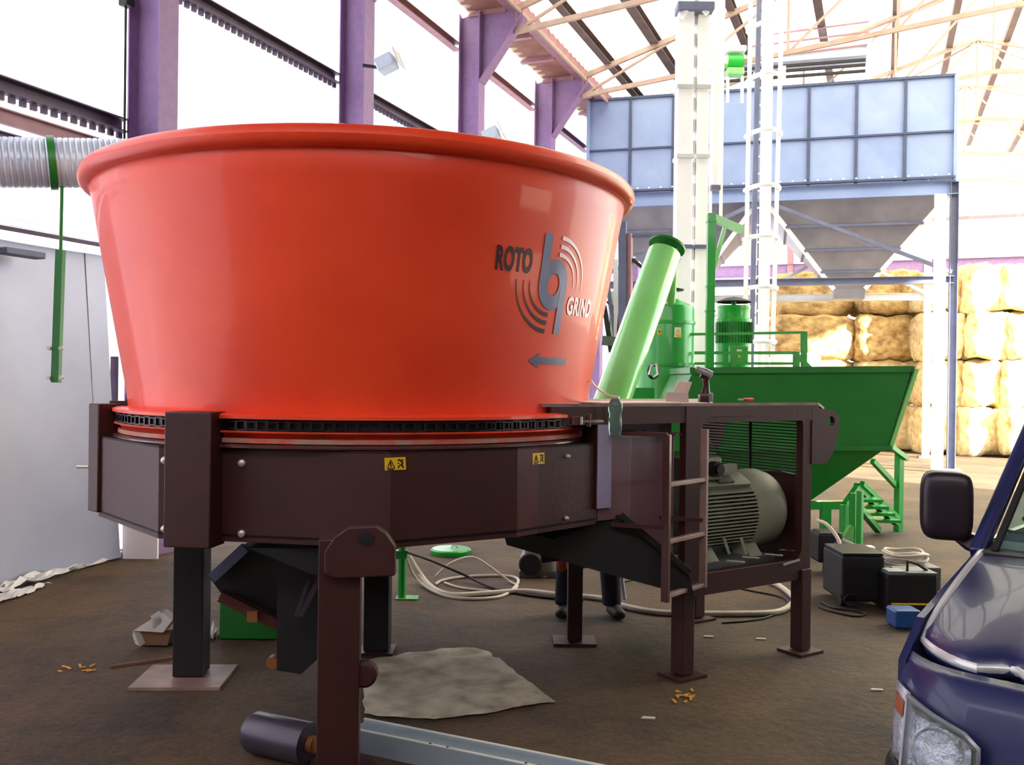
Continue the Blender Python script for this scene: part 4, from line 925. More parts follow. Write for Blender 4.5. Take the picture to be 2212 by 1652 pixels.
# ------------------------------------------------------------------ things on the floor
mp = [(787, 1430), (880, 1415), (990, 1402), (1022, 1402), (1052, 1410), (1085, 1433), (1130, 1467), (1200, 1520), (1130, 1530), (1040, 1545), (940, 1557), (860, 1553), (787, 1545)]
def catpoly(name, poly, m, h, label, cat):
    """crumpled sheet filling a floor outline"""
    bm = bmesh.new(); vs = [bm.verts.new(V(q) + V((0, 0, h))) for q in poly]; f = bm.faces.new(vs)
    bmesh.ops.triangulate(bm, faces=[f]); 
    for _ in range(4): bmesh.ops.subdivide_edges(bm, edges=bm.edges, cuts=1)
    bmesh.ops.triangulate(bm, faces=bm.faces)
    for v in bm.verts:
        e = any(len(x.link_faces) == 1 for x in v.link_edges)
        w = abs(noise.noise(v.co*7))*.02 + abs(noise.noise(v.co*22))*.008
        v.co.z = h + w*(.35 if e else 1)
        if e: v.co += V((noise.noise(v.co*9), noise.noise(v.co*9+V((4, 0, 0))), 0))*.025
    me = bpy.data.meshes.new(name); c = V((sum(v.co.x for v in bm.verts)/len(bm.verts), sum(v.co.y for v in bm.verts)/len(bm.verts), h))
    for v in bm.verts: v.co -= c
    bm.to_mesh(me); bm.free()
    for p in me.polygons: p.use_smooth = True
    me.materials.append(MATS[m]); o = bpy.data.objects.new(name, me); sc.collection.objects.link(o); o.location = c
    s = o.modifiers.new('s', 'SOLIDIFY'); s.thickness = .004; s.offset = -1; o['o'] = list(c)
    return tag(o, label, cat)
catpoly('dust_cloth', [G(x, y) for x, y in mp], 'cloth_mat', .007, 'creased dirty pale cloth sheet spread on the floor behind the near leg', 'cloth')
# zinc channel lying in the foreground
e0, e1 = G(770, 1560, .1), G(1420, 1690, .1); dd_ = (e1-e0).normalized(); pp_ = ZZ.cross(dd_)
zb = MB(); c_ = [( -.065, -.05), (.065, -.05), (.065, .045), (.055, .045), (.055, .032), (-.055, .032), (-.055, .045), (-.065, .045)]
s0 = e0; s0.z = .052; s1 = e1; s1.z = .052
zb.prof(s0, s1, c_); zo = tag(zb.build('steel_channel', 'zinc_beam', smooth=0), 'long pale galvanised channel beam lying in the foreground', 'beam')
X_, Y_, _d = basis(s1-s0)
for sgn in (-1, 1):
    b = MB(); o_ = X_*(.06*sgn) + ZZ*.046; b.bar(s0+o_, s1+o_, .012, .004); lab(b.build('channel_edge', 'beam_edge', zo, 0), 'pale flange edge')  # edges paler than the rest of the channel
for f in (.30, .36, .62, .66, .9):
    b = MB(); c = s0.lerp(s1, f) + X_*.06 + ZZ*.0485; b.lathe(c, [(.006, 0), (.006, .001), (.0004, .001)], 8); b.build('rivet', 'rubber', zo)
# dark steel tube
ta, tb_ = G(540, 1578, .085), G(668, 1606, .085)
b = MB(); d_ = (tb_-ta).normalized(); b.tube([ta, ta+d_*.004, ta+d_*.03, tb_ + d_*0, tb_+d_*.002], [.03, .07, .085, .085, .05], 28); tt_ = tag(b.build('steel_roller', 'tube_steel'), 'dark steel roller lying on the floor left of the near leg', 'roller')
b = MB(); b.cyl(tb_+d_*.004, tb_ + d_*.03, .035, 12); b.build('axle_end', 'brass_orange', tt_)
# litter
lt = thing('torn_carton', G(330, 1398), 'torn white and brown cardboard carton on the floor left of the dark leg', 'carton')
b = MB(); p = [P(290, 1365, 5.45), P(300, 1398, 5.45), P(362, 1396, 5.45), P(372, 1360, 5.45)]; b.prism([V((q.x, q.y, max(q.z, .01))) for q in p], V((.03, .22, 0))); b.build('carton_body', 'carton_brown', lt, 0, .004)
for pts in ([(288, 1362), (350, 1322), (372, 1340), (352, 1366)], [(326, 1330), (345, 1318), (350, 1345), (330, 1360)], [(288, 1362), (302, 1396), (292, 1390), (286, 1372)]):
    b = MB(); b.prism([P(x, y, 5.42) for x, y in pts], V((.02, .03, .012))); b.build('carton_flap', 'carton', lt, 0)
gb = thing('green_crate', G(535, 1385), 'small green steel box under the trough of the tub frame', 'box')
b = MB(); c = G(540, 1383); b.box(c + V((0, .12, .12)), (.38, .24, .23)); b.build('box_body', 'green_dark', gb, 0, .01)
b = MB(); b.box(c + V((0, .12, .24)), (.4, .26, .012)); b.build('box_lid', 'green', gb, 0)
crumple('paper_scrap', [G(446, 1384), G(468, 1384), G(478, 1368), G(444, 1366)], 'carton', .01, 'white paper scrap beside the green crate, behind the dark leg', 'paper', 8, 4, .1, 2)
# green stand pole, lid
gp_ = thing('green_stand', G(868, 1292), 'thin green stand pole on the floor behind the middle dark leg', 'stand')
b = MB(); c = G(868, 1292); b.cyl(c + ZZ*.01, c + ZZ*.75, .03, 12); b.build('pole', 'green', gp_)
b = MB(); b.box(c + V((.04, 0, .005)), (.16, .12, .01)); b.build('base_plate', 'green_rail', gp_, 0)
b = MB(); b.box(c + V((-.02, 0, .32)), (.11, .06, .06)); b.build('clamp', 'green', gp_, 0, .006)
b = MB(); c = G(974, 1196); b.lathe(c, [(.001, .0), (.18, .0), (.185, .012), (.185, .04), (.17, .052), (.001, .055)], 36); gl = tag(b.build('green_disc', 'green'), 'round flat green cover lying on the floor beyond the tub', 'lid')
b = MB(); b.tube([c + V((.0, 0, .053)), c + V((.01, 0, .075)), c + V((.05, 0, .075)), c + V((.06, 0, .053))], .006, 6); b.build('lid_handle', 'pale_edge', gl)
# pump
pu = thing('small_pump', G(1165, 1240), 'grey-black pump unit on the floor under the right corner of the tub frame', 'pump')
c = P(1145, 1215, 7.55); b = MB(); b.cyl(c + V((-.0, -.09, 0)), c + V((.02, .14, .02)), .095, 20); b.build('pump_motor', 'pump_grey', pu)
b = MB(); b.cyl(c + V((-.0, -.11, 0)), c + V((0, -.09, 0)), .085, 20); b.build('motor_end', 'rubber', pu)
c2 = P(1180, 1195, 7.6); b = MB(); b.lathe(c2, [(.001, -.17), (.11, -.17), (.12, -.05), (.08, .04), (.11, .08), (.1, .14), (.001, .14)], 20); b.build('pump_body', 'motor_fin', pu)
b = MB(); b.box(P(1145, 1170, 7.6), (.16, .12, .1)); b.build('valve', 'black_steel', pu, 0, .01)
b = MB(); b.box(V((c2.x-.05, c2.y, .03)), (.34, .24, .05)); b.build('pump_base', 'pump_grey', pu, 0)
crumple('paper_scrap', [G(1170, 1250), G(1195, 1247), G(1200, 1236), G(1178, 1238)], 'carton', .008, 'pale paper scrap on the floor by the pump', 'paper', 6, 4, .05, 9)
# hoses and cables
def spline(pts, n=6):
    pts = [V(q) for q in pts]; out = []
    for i in range(len(pts)-1):
        p0 = pts[max(i-1, 0)]; p1 = pts[i]; p2 = pts[i+1]; p3 = pts[min(i+2, len(pts)-1)]
        for k in range(n):
            t = k/n; out.append(.5*((2*p1) + (p2-p0)*t + (2*p0-5*p1+4*p2-p3)*t*t + (3*p1-p0-3*p2+p3)*t**3))
    return out + [pts[-1]]
def hose(px, r, m, label, cat='hose', h=None):
    h = h or r
    return tag(MB().tube(spline([G(x, y, h) if len(q) == 2 else G(x, y, q[2]) for q in px for x, y in [q[:2]]]), r, 8).build('hose' if cat == 'hose' else 'cable', m), label, cat)
hose([(880, 1196, .3), (905, 1236, .08), (935, 1270), (980, 1284), (1060, 1280), (1130, 1276), (1200, 1283), (1300, 1292), (1345, 1308), (1420, 1322), (1520, 1325), (1640, 1324), (1690, 1318), (1714, 1298), (1706, 1282), (1682, 1264), (1664, 1258)], .02, 'cable_white', 'thick white hose running along the floor under the motor deck and hooking back')
hose([(878, 1205, .28), (900, 1250, .05), (950, 1283), (1010, 1293), (1080, 1288), (1112, 1268), (1118, 1250), (1085, 1243), (1010, 1245), (960, 1252), (940, 1262)], .011, 'cable_white', 'thin white hose coiled in a loop left of the pump')
hose([(940, 1245), (975, 1215, .12), (1020, 1203, .2), (1060, 1225, .12), (1100, 1255, .02), (1118, 1266), (1090, 1278), (1000, 1270), (960, 1258)], .009, 'cable_white', 'thin pale cable arching up in a loop beyond the tub', 'cable')
hose([(878, 1192, .35), (930, 1210, .2), (1000, 1240, .06), (1060, 1268), (1130, 1283), (1200, 1292), (1260, 1296)], .011, 'cable_black', 'black cable crossing the white coils on the floor', 'cable')
hose([(1320, 1262), (1380, 1250), (1480, 1240), (1560, 1262), (1620, 1275), (1690, 1290), (1700, 1310), (1650, 1335), (1560, 1345)], .007, 'cable_black', 'thin black cable looping on the floor under the motor deck', 'cable')
# person behind the deck, seen from the knees down
pe = thing('person', V((.5, 6.2, 0)), 'person in dark trousers bending behind the motor deck, only lower legs showing', 'person')
def skin(name, pts, edges, rad, m, root=0, parent=pe, sub=2):
    me = bpy.data.meshes.new(name); off = V(parent['o']); me.from_pydata([V(p)-off for p in pts], edges, []); me.materials.append(MATS[m])
    o = bpy.data.objects.new(name, me); sc.collection.objects.link(o); o.parent = parent; o['o'] = list(off)
    md = o.modifiers.new('skin', 'SKIN'); md.use_smooth_shade = True
    for i, r in enumerate(rad):
        sv = me.skin_vertices[0].data[i]; sv.radius = (r, r) if not isinstance(r, tuple) else r; sv.use_root = (i == root)
    s = o.modifiers.new('sub', 'SUBSURF'); s.levels = sub; s.render_levels = sub
    return o
skin('body', [(.52, 6.50, .90), (.56, 6.42, 1.06), (.62, 6.28, 1.22), (.66, 6.18, 1.30), (.68, 6.12, 1.35), (.71, 6.06, 1.37),
   (.42, 6.47, .86), (.40, 6.34, .48), (.385, 6.33, .09), (.62, 6.50, .86), (.68, 6.32, .48), (.70, 6.33, .09),
   (.50, 6.22, 1.26), (.46, 6.08, 1.02), (.56, 5.96, .88), (.80, 6.27, 1.26), (.88, 6.16, 1.02), (.84, 6.04, .86)],
   [(0, 1), (1, 2), (2, 3), (3, 4), (4, 5), (0, 6), (6, 7), (7, 8), (0, 9), (9, 10), (10, 11), (3, 12), (12, 13), (13, 14), (3, 15), (15, 16), (16, 17)],
   [.15, .14, .15, .14, .07, .06, .10, .07, .045, .10, .07, .045, .065, .05, .035, .065, .05, .035], 'shirt')
for kn, an, hip in (((.40, 6.34, .48), (.375, 6.33, .10), (.43, 6.47, .84)), ((.68, 6.32, .48), (.70, 6.33, .10), (.61, 6.49, .84))):
    skin('trouser_leg', [hip, kn, ((kn[0]+an[0])/2, (kn[1]+an[1])/2+.01, .28), an, (an[0], an[1], .055)], [(0, 1), (1, 2), (2, 3), (3, 4)], [.115, .088, .078, .07, .075], 'denim', 0)
    s = 1 if an[0] > .5 else -1
    skin('shoe', [(an[0], an[1]+.03, .05), (an[0]+.02, an[1]-.07, .045), (an[0]+.05*s, an[1]-.17, .035)], [(0, 1), (1, 2)], [(.052, .05), (.05, .045), (.045, .033)], 'shoe', 0)
b = MB(); b.tube([V((.765, 6.29, .5)), V((.762, 6.26, .36)), V((.765, 6.27, .24)), V((.785, 6.28, .12))], .012, 6); b.build('side_stripe', 'lamp_body', pe)
b = MB(); b.lathe(V((.73, 6.02, 1.30)), [(.001, -.11), (.05, -.1), (.075, -.04), (.08, .03), (.06, .09), (.001, .11)], 20); b.build('head', 'skin', pe)
b = MB(); b.lathe(V((.73, 6.04, 1.33)), [(.085, -.03), (.088, .03), (.065, .085), (.001, .105)], 20); b.build('hair', 'hair', pe)
for hx, hy_0, hz in ((.56, 5.96, .88), (.84, 6.04, .86)):
    for i in range(5):
        a = -.5 + i*.22; L_ = (.075, .085, .09, .082, .06)[i] if i else .06
        dx = math.sin(a); skin('finger', [(hx, hy_0, hz), (hx + dx*.05, hy_0-.02, hz-.045), (hx + dx*(.05+L_*.4), hy_0-.03, hz-.045-L_*.6), (hx + dx*(.05+L_*.4), hy_0-.02, hz-.05-L_)], [(0, 1), (1, 2), (2, 3)], [.02, .012, .009, .008], 'skin', 0, sub=1)
b = MB(); b.tube([V((.345, 6.22, .44)), V((.35, 6.2, .40)), V((.355, 6.2, .35)), V((.35, 6.22, .32))], [.02, .04, .035, .015], 10); tag(b.build('red_glove', 'glove_red'), 'dull red glove hanging beside the left trouser leg', 'glove')
# equipment on the right
we = thing('welding_machine', G(1865, 1318), 'black box-shaped welding machine on the floor left of the van', 'machine')
c = G(1866, 1312); b = MB(); b.box(c + V((0, .22, .2)), (.31, .42, .33)); b.build('casing', 'rubber', we, 0, .02)
b = MB(); b.box(c + V((0, .22, .375)), (.29, .4, .02)); b.build('top_panel', 'drill_black', we, 0, .005)
for x in (-.14, .14):
    b = MB(); q = c + V((x, .05, .045)); b.cyl(q - XX*.02, q + XX*.02, .045, 16); b.build('wheel', 'rubber', we)
b = MB(); b.tube([c + V((-.1+.05*math.cos(t), -.03-.0*t, .06+.045*math.sin(t))) for t in [2*PI*i/16 for i in range(16)]], .006, 6, closed=True); b.build('cable_loop', 'cable_black', we)
ge = thing('tool_case', G(1970, 1332), 'open black and yellow tool case between the welding machine and the van', 'tool case')
c = G(1972, 1326); b = MB(); b.box(c + V((0, .15, .14)), (.36, .28, .26)); b.build('case_body', 'drill_black', ge, 0, .015)
b = MB(); b.box(c + V((.0, .0, .07)), (.30, .008, .012)); b.build('yellow_strip', 'yellow_label', ge, 0)
b = MB(); b.box(c + V((-.12, .05, .285)), (.12, .12, .03)); b.build('grey_lid', 'drill_grey', ge, 0, .006)
b = MB(); b.box(c + V((.06, .14, .275)), (.24, .24, .015)); b.build('tray', 'pump_grey', ge, 0)
b = MB(); b.tube([c + V((.0, .1, .28)), c + V((.0, .1, .35)), c + V((.07, .1, .33)), c + V((.15, .12, .28))], .01, 8); b.build('case_handle', 'rubber', ge)
b = MB(); c = G(1965, 1362); b.box(c + V((0, .1, .065)), (.17, .16, .12)); bb_ = tag(b.build('blue_box', 'blue_plastic', smooth=0, bevel=.015), 'small bright blue plastic box at the front of the tool case', 'box')
ck = thing('cable_coil', G(1955, 1235), 'coil of cream cable lying on a low dark crate by the van', 'cable coil')
c = P(1955, 1196, 7.4); k = MB()
for j in range(7):
    r = .145 + .012*(j % 3); h = c.z - .05 + .012*j
    k = MB(); k.tube([V((c.x + r*math.cos(t) + .01*math.sin(j*2+t*2), c.y + r*.9*math.sin(t), h + .008*math.sin(3*t+j))) for t in [2*PI*i/26 for i in range(26)]], .010, 7, closed=True); k.build('cable_turn', 'cable_white', ck)
b = MB(); cc = V((c.x, c.y, (c.z-.07)/2)); b.box(cc, (.42, .36, c.z-.075)); tag(b.build('dark_crate', 'pump_grey', smooth=0, bevel=.01), 'low dark grey crate carrying the coil of cream cable', 'crate')
b = MB(); c = P(1872, 1203, 6.9); b.box(V((c.x, c.y-.0, .355+.06)), (.1, .1, .11)); b.box(V((c.x+.03, c.y, .48)), (.04, .05, .04)); cn = tag(b.build('white_canister', 'white_steel', smooth=0, bevel=.012), 'small white canister standing on the black welding machine', 'canister') if False else None
au = thing('auger_drive', G(1800, 1235), 'dark grey gear drive at the foot of the green hopper, right of the deck leg', 'gear drive')
b = MB(); a1 = P(1778, 1165, 7.9); a2 = P(1868, 1208, 7.6); b.cyl(a1, a2, .085, 18); b.build('drive_tube', 'pump_grey', au)
b = MB(); b.box(P(1785, 1178, 7.85), (.22, .22, .26)); b.build('gear_case', 'black_steel', au, 0, .03)
b = MB(); q = P(1790, 1215, 7.85); b.bar(V((q.x, q.y, 0)), V((q.x, q.y, .3)), .08); b.build('drive_stand', 'black_steel', au, 0)
b = MB(); b.box(P(1876, 1196, 7.5), (.09, .09, .13)); b.build('drive_end', 'white_steel', au, 0, .012)
tag(MB().tube(spline([P(1766, 1124, 7.4), P(1785, 1132, 7.3), P(1808, 1160, 7.2), P(1820, 1190, 7.1), P(1835, 1212, 6.95)]), .014, 8).build('hose', 'cable_white'), 'pale hose curving down from the green hopper to the welding machine', 'hose')
hose([(1775, 1300), (1800, 1312), (1840, 1318), (1870, 1325), (1845, 1330), (1790, 1318), (1770, 1310)], .008, 'cable_black', 'tangle of thin black cable on the floor before the welding machine', 'cable')
# scraps
def scraps(name, cx, cy, n, sx, sy, m, label, L=.05):
    t = thing(name, G(cx, cy), label, 'scrap'); rnd = random.Random(cx)
    for i in range(n):
        g_ = G(cx + rnd.uniform(-sx, sx), cy + rnd.uniform(-sy, sy)); a = rnd.uniform(0, PI); d = V((math.cos(a), math.sin(a), 0))*L*rnd.uniform(.5, 1)
        b = MB(); b.bar(g_ + ZZ*.006, g_ + d + ZZ*.008, .012, .004); b.build('sliver', m, t, 0)
scraps('orange_slivers', 1482, 1508, 12, 26, 14, 'straw_bits', 'scatter of small orange slivers on the floor in front of the ladder leg')
scraps('yellow_slivers', 165, 1447, 8, 32, 6, 'straw_bits', 'scatter of yellow-orange slivers on the floor at left')
for x, y, m, l in ((1400, 1552, 'carton', 'small white scrap on open floor below the orange slivers'), (1530, 1376, 'carton', 'short white strip on the floor between the deck legs'), (1643, 1381, 'carton', 'pale chip on the floor near the far deck leg'), (1893, 1491, 'carton', 'white scrap of paper on the floor left of the van headlamp')):
    b = MB(); g_ = G(x, y); b.prism([g_ + V((-.035, -.008, .002)), g_ + V((.03, -.014, .002)), g_ + V((.035, .004, .002)), g_ + V((-.02, .012, .002))], ZZ*.006); tag(b.build('floor_scrap', m, smooth=0), l, 'scrap')
b = MB(); b.bar(G(238, 1443)+ZZ*.01, G(372, 1425)+ZZ*.01, .012, .012); tag(b.build('wood_strip', 'carton_brown', smooth=0), 'thin wooden strip on the floor left of the dark leg', 'strip')
# things on the deck
DK = 1.487
dr_ = thing('cordless_drill', P(1523, 856, 5.25), 'black and grey cordless drill standing on its battery on the deck plate', 'drill')
def dp_(x, y, z=5.25): return P(x, y, z)
dz = DK - P(1523, 857, 5.25).z
def dq(x, y, z=5.25): return P(x, y, z) + V((0, 0, dz))
b = MB(); c0_, c1_ = dq(1511, 857), dq(1528, 844); b.box((c0_+c1_)/2 + V((0, 0, .0)), (.05, .07, .036)); b.build('battery', 'drill_black', dr_, 0, .006)
b = MB(); b.box(dq(1520, 842.5), (.05, .072, .006)); b.build('battery_stripe', 'red_plastic', dr_, 0)
b = MB(); b.box(dq(1534, 847), (.024, .05, .05)); b.build('battery_clip', 'drill_grey', dr_, 0, .004)
b = MB(); b.tube([dq(1524, 840), dq(1526, 820), dq(1524, 806), dq(1527, 798)], [.026, .017, .02, .022], 14); b.build('handle', 'drill_black', dr_)
b = MB(); b.tube([dq(1504, 783), dq(1507, 784), dq(1513, 788), dq(1520, 792), dq(1536, 800), dq(1538, 801)], [.008, .012, .018, .026, .026, .012], 16); b.build('drill_body', 'drill_grey', dr_)
b = MB(); b.tube([dq(1515, 797), dq(1530, 806)], .02, 12); b.build('motor_housing', 'drill_black', dr_)
b = MB(); b.box(dq(1521, 809), (.012, .03, .014)); b.build('trigger', 'red_plastic', dr_, 0, .003)
pc_ = thing('folded_carton', P(1465, 857, 5.3), 'folded pale cardboard piece standing on the deck plate left of the drill', 'carton')
b = MB(); b.prism([dq(1441, 857, 5.3), dq(1488, 858, 5.3), dq(1487, 838, 5.3), dq(1442, 836, 5.3)], V((.0, .05, 0))); b.build('carton_base', 'carton', pc_, 0)
b = MB(); b.prism([dq(1455, 836, 5.33), dq(1487, 838, 5.33), dq(1495, 815, 5.36), dq(1466, 813, 5.36)], V((0, .02, .002))); b.build('carton_flap', 'carton', pc_, 0)
b = MB(); a_ = P(1594, 861, 5.5); a_.z = DK+.012; e_ = P(1625, 861, 5.55); e_.z = DK+.012; m_ = a_.lerp(e_, .4)
b.bar(a_, m_, .012, .01); pl_ = tag(b.build('pliers', 'drill_grey', smooth=0), 'pliers with red handles lying on the deck plate', 'pliers')
for s in (-1, 1):
    b = MB(); b.tube([m_, m_.lerp(e_, .5) + V((0, .02*s, 0)), e_ + V((0, .016*s, 0))], .009, 8); b.build('pliers_handle', 'red_plastic', pl_)
bo = thing('hanging_bottle', P(1330, 940, 4.75), 'greenish clear plastic bottle hanging by a cord beside the tub at the deck', 'bottle')
c = P(1329, 940, 4.62); hh = lambda y: (940-y)*4.62/FPX
b = MB(); b.lathe(c + V((0, 0, 0)), [(.001, .0), (.028, .002), (.033, .03), (.034, hh(905)), (.03, hh(895)), (.037, hh(885)), (.036, hh(872)), (.022, hh(862)), (.018, hh(860))], 22); b.build('bottle_body', 'bottle_green', bo)
b = MB(); b.lathe(c, [(.02, hh(862)), (.021, hh(856)), (.001, hh(855))], 14); b.build('bottle_cap', 'pale_edge', bo)
b = MB(); b.tube(spline([c + V((0, 0, hh(857))), P(1312, 852, 4.7), P(1290, 838, 4.85), P(1277, 822, 5.0)]), .005, 6); b.build('cord', 'pale_edge', bo)

# ------------------------------------------------------------------ van at the right edge
VO = V((.897, 2.3, 0)); vu = V((.7, .714, 0)).normalized(); vv = V((vu.y, -vu.x, 0))
def T(u, v, h): return VO + vu*u + vv*v + V((0, 0, h))
vn = thing('van', T(1.5, .95, 0), 'dark blue van whose front corner and mirror enter the picture at the right', 'van')
WV = 1.86
def edge_off(v, R=.2, k=.17):
    d = min(v, WV-v)
    return k*(1-d/R)**2 if d < R else 0.0
vl = [0, .012, .035, .07, .11, .15, .19, .23, .27, .31, .36, .45, .6, .8, .93, 1.1, 1.3, 1.5, 1.6, 1.67, 1.72, 1.78, 1.83, 1.85, 1.86]
def grid(rows, name, m, par=vn, thick=.012, smooth=50):
    """rows: list of functions v -> point"""
    n = len(vl); vs = [f(v) for f in rows for v in vl]; fs = [(j*n+i, j*n+i+1, (j+1)*n+i+1, (j+1)*n+i) for j in range(len(rows)-1) for i in range(n-1)]
    o = MB().add(vs, fs).build(name, m, par, smooth)
    if thick: s = o.modifiers.new('s', 'SOLIDIFY'); s.thickness = thick; s.offset = 0
    return o
def row(u, h, drop=0.0, k=.17): return lambda v: T(u + edge_off(v, k=k), v, h - drop*edge_off(v)/.17)
grid([row(.04, .26), row(-.03, .34), row(-.06, .44), row(-.065, .56), row(-.05, .635), row(-.01, .655)], 'bumper', 'van_black')
grid([row(-.012, .662), row(.0, .70), row(.015, .78), row(.035, .845), row(.06, .885, .01), row(.09, .905, .012)], 'front_panel', 'van_blue')
# hood with a shaped leading edge
def fe(v):
    d = min(v, WV-v); base = .105 + edge_off(v, .24, .22)
    if .22 < d < .34: base += .055*math.sin((d-.22)/.12*PI)
    return base
def hoodrow(f, lift=0.0):
    def g(v):
        v2 = .035 + v/WV*(WV-.07); u = fe(v2)*(1-f) + .72*f; h = .918 + (1.10-.918)*(f**.72) + .012*math.sin(PI*v/WV)
        return T(u, v2, h + lift)
    return g
hood_rows = [lambda v: hoodrow(0, -.03)(v) + vu*.004, hoodrow(0, -.012), hoodrow(.012, .0), hoodrow(.04, .004), hoodrow(.12), hoodrow(.25), hoodrow(.4), hoodrow(.6), hoodrow(.8), hoodrow(1)]
hood = grid(hood_rows, 'hood', 'van_blue', thick=.01)
def vr(pts, r, name, m, par=vn, n=8):
    b = MB(); b.tube(pts, r, n); return b.build(name, m, par)
# pale tube along the hood edge, its bright reflection put into the colour
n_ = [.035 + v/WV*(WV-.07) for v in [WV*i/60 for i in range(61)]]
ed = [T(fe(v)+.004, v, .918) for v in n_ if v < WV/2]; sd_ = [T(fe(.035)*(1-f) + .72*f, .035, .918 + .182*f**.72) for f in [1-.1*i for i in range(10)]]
vr(sd_ + ed, .013, 'hood_edge_glint', 'pale_edge', hood, 10)
# front fender side and door
def sidewall(v, name):
    b = MB(); out = [(.17, .28), (.17, .66), (.18, .88), (.3, .97), (.72, 1.08), (.8, 1.12), (4.6, 1.14), (4.6, .3), (1.30, .3), (1.20, .55), (1.0, .68), (.75, .68), (.55, .55), (.45, .3)]
    b.prism([T(u, v, h) for u, h in out], vv*.02); return b.build(name, 'van_blue', vn, 0)
sidewall(.0, 'side_panel'); sidewall(WV-.02, 'side_panel')
for v in (.03, WV-.23):
    b = MB(); X, Y, Z = basis(vv); b.lathe(T(.87, v, .33), [(.001, 0), (.18, 0), (.2, .01), (.32, .02), (.33, .05), (.33, .15), (.32, .19), (.001, .2)], 30, X, Y, vv); wh = b.build('wheel', 'rubber', vn)
    b = MB(); b.lathe(T(.87, v, .33), [(.001, -.012), (.15, -.012), (.19, .006), (.19, .012)], 24, X, Y, vv); b.build('hub_cap', 'drill_grey', wh)
    b = MB(); b.lathe(T(3.9, v, .33), [(.001, 0), (.18, 0), (.2, .01), (.32, .02), (.33, .05), (.33, .15), (.32, .19), (.001, .2)], 30, X, Y, vv); b.build('wheel', 'rubber', vn)
b = MB(); b.box(T(2.9, WV/2, .32), (3.4, WV-.5, .12), vu, vv); b.build('underbody', 'rubber', vn, 0)
b = MB(); b.prism([T(1.95, .03, 1.9), T(4.6, .03, 1.95), T(4.6, WV-.03, 1.95), T(2.4, WV-.03, 1.9)], V((0, 0, .05))) if False else b.prism([T(1.62, .06, 1.84), T(4.6, .06, 1.93), T(4.6, WV-.06, 1.93), T(1.62, WV-.06, 1.84)], V((0, 0, .04))); b.build('roof', 'van_blue', vn, 0)
b = MB(); b.box(T(4.6, WV/2, 1.1), (.03, WV-.06, 1.65), vu, vv); b.build('tailgate', 'van_blue', vn, 0)
# windscreen, pillars, cowl
for v0, v1, s in ((.02, .06, 1), (WV-.02, WV-.06, -1)):
    b = MB(); b.prof(T(.71, v0, 1.09), T(1.64, v1, 1.84), [(-.022, -.02), (.02, -.022), (.024, .014), (0, .024), (-.02, .02)]); pil = b.build('windscreen_pillar', 'van_blue', vn, 40, .006)
    b = MB(); b.bar(T(.71, v0+.05*s, 1.105), T(1.62, v1+.05*s, 1.845), .018, .014); b.build('glass_seal', 'rubber', pil, 0)
b = MB(); b.prism([T(.72, .06, 1.105), T(.72, WV-.06, 1.105), T(1.62, WV-.1, 1.83), T(1.62, .1, 1.83)], V((-.002, -.003, .004))); b.build('windscreen', 'window_glass', vn, 0)
b = MB(); b.prism([T(.69, .04, 1.085), T(.69, WV-.04, 1.085), T(.79, WV-.04, 1.11), T(.79, .04, 1.11)], V((0, 0, .018))); b.build('cowl', 'van_black', vn, 0)
vr([T(.72, .25, 1.135), T(.76, .2, 1.16), T(.82, .12, 1.20)], .009, 'wiper_arm', 'rubber'); 
vr([T(.79, .06, 1.16), T(.76, .35, 1.145), T(.75, .6, 1.14)], .006, 'wiper_blade', 'rubber')
b = MB(); b.box(T(1.1, WV/2, 1.03), (.5, WV-.2, .14), vu, vv); b.build('dashboard', 'van_black', vn, 0, .03)
X, Y, Z = basis(vu + V((0, 0, -.5))); b = MB(); c = T(1.35, .5, 1.16); b.tube([c + X*.18*math.cos(t) + Y*.18*math.sin(t) for t in [2*PI*i/24 for i in range(24)]], .014, 8, closed=True); sw = b.build('steering_wheel', 'rubber', vn)
b = MB(); b.bar(c - X*.17, c + X*.17, .03, .02); b.bar(c, c + Z*.3, .04); b.build('wheel_spoke', 'rubber', sw, 0)
for v in (.5, 1.36):
    b = MB(); b.box(T(1.85, v, .85), (.5, .48, .14), vu, vv); b.box(T(2.1, v, 1.2), (.12, .46, .62), vu, vv); b.build('seat', 'denim', vn, 0, .03)
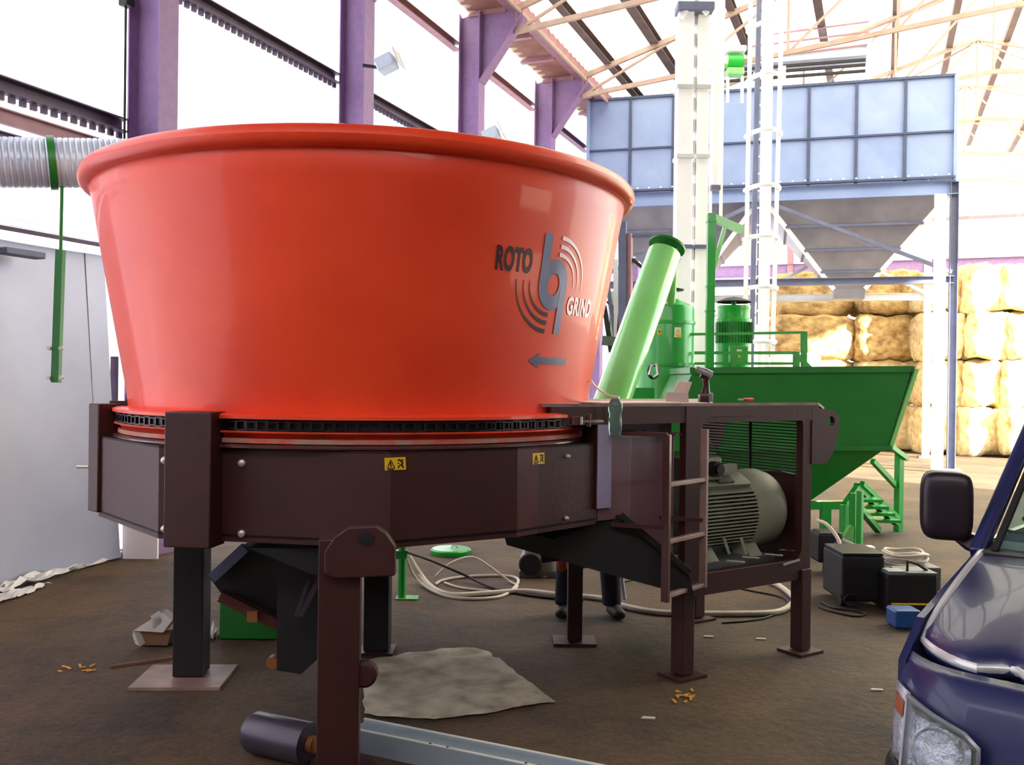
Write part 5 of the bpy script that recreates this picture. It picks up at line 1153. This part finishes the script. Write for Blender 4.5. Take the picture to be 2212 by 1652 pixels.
# headlamps
for s in (0, 1):
    def hv(v): return v if s == 0 else WV-v
    def lp_(v, h, o=0.0): return T(-.03 + (h-.66)*.23 + edge_off(hv(v)) - o, hv(v), h)
    vsx = [.075, .11, .15, .19, .23, .262]; top = [.828, .824, .817, .808, .796, .772]; bot = [.665]*6
    pts = []
    nr = 6
    for j in range(nr+1):
        for i, v in enumerate(vsx): pts.append(lp_(v, bot[i] + (top[i]-bot[i])*j/nr, .004))
    fs = [(j*6+i, j*6+i+1, (j+1)*6+i+1, (j+1)*6+i) for j in range(nr) for i in range(5)]
    b = MB(); b.add(pts, fs); hl = b.build('headlamp', 'lamp_reflector', vn, 60); sm = hl.modifiers.new('s', 'SOLIDIFY'); sm.thickness = .006
    b = MB(); b.add([p - vu*.022 for p in pts], fs); gl_ = b.build('headlamp_lens', 'lamp_glass', hl, 60); sm = gl_.modifiers.new('s', 'SOLIDIFY'); sm.thickness = .004
    rim_ = [pts[i] for i in range(6)] + [pts[j*6+5] for j in range(1, nr+1)] + [pts[nr*6+i] for i in range(4, -1, -1)] + [pts[j*6] for j in range(nr-1, 0, -1)]
    b = MB(); b.tube([p - vu*.014 for p in rim_], .008, 6, closed=True); b.build('lamp_bezel', 'drill_grey', hl)
    b = MB(); q = lp_(.17, .735, .0); X, Y, Z = basis(-vu); b.lathe(q, [(.062, .004), (.058, .008), (.052, .006)], 26, X, Y, Z); b.build('reflector_ring', 'lamp_reflector', hl)
    pts = []
    for j in range(5):
        for v in (.005, .025, .045, .066): pts.append(lp_(v, .665 + (.832-.665)*j/4, .012))
    b = MB(); b.add(pts, [(j*4+i, j*4+i+1, (j+1)*4+i+1, (j+1)*4+i) for j in range(4) for i in range(3)]); il = b.build('indicator_lamp', 'lamp_reflector', vn, 60); sm = il.modifiers.new('s', 'SOLIDIFY'); sm.thickness = .008
    q = lp_(.035, .79, .018); b = MB(); b.add([lp_(v, h, .018) for h in (.77, .79, .81) for v in (.012, .035, .058)], [(0, 1, 4, 3), (1, 2, 5, 4), (3, 4, 7, 6), (4, 5, 8, 7)]); lab(b.build('amber_insert', 'amber', il, 60), 'amber insert')
# mirror
mm_ = thing('m', (0, 0, 0), 'x', 'x'); bpy.data.objects.remove(mm_)
def rbox(c, size, X, Y, Z, name, m, par, p=5, n=8, taper=0):
    bm = bmesh.new(); bmesh.ops.create_cube(bm, size=2); bmesh.ops.subdivide_edges(bm, edges=bm.edges, cuts=n, use_grid_fill=True)
    vs = []
    for v in bm.verts:
        q = v.co.copy(); k = (abs(q.x)**p + abs(q.y)**p + abs(q.z)**p)**(1/p); q = q/k; q.x *= 1 - taper*q.z
        vs.append(V(c) + X*(q.x*size[0]/2) + Y*(q.y*size[1]/2) + Z*(q.z*size[2]/2))
    fs = [tuple(v.index for v in f.verts) for f in bm.faces]; bm.free()
    return MB().add(vs, fs).build(name, m, par, 80)
mX = V((.93, -.36, .0)).normalized(); mY = ZZ.cross(mX)
mi = rbox(P(2044, 1090, 2.92), (.152, .12, .217), mX, mY, ZZ, 'side_mirror', 'van_mirror_black', vn, 4.5, 8)
b = MB(); b.prism([P(2040, 1150, 2.92), P(2070, 1140, 2.92), P(2120, 1160, 2.84), P(2112, 1200, 2.84), P(2085, 1188, 2.87)], V((.02, .05, 0))); b.build('mirror_arm', 'van_mirror_black', mi, 40, .012)
b = MB(); c = P(2044, 1090, 2.92) + mY*.06; b.box(c, (.12, .004, .17), mX, mY); lab(b.build('mirror_glass', 'chrome', mi, 0), 'mirror glass')
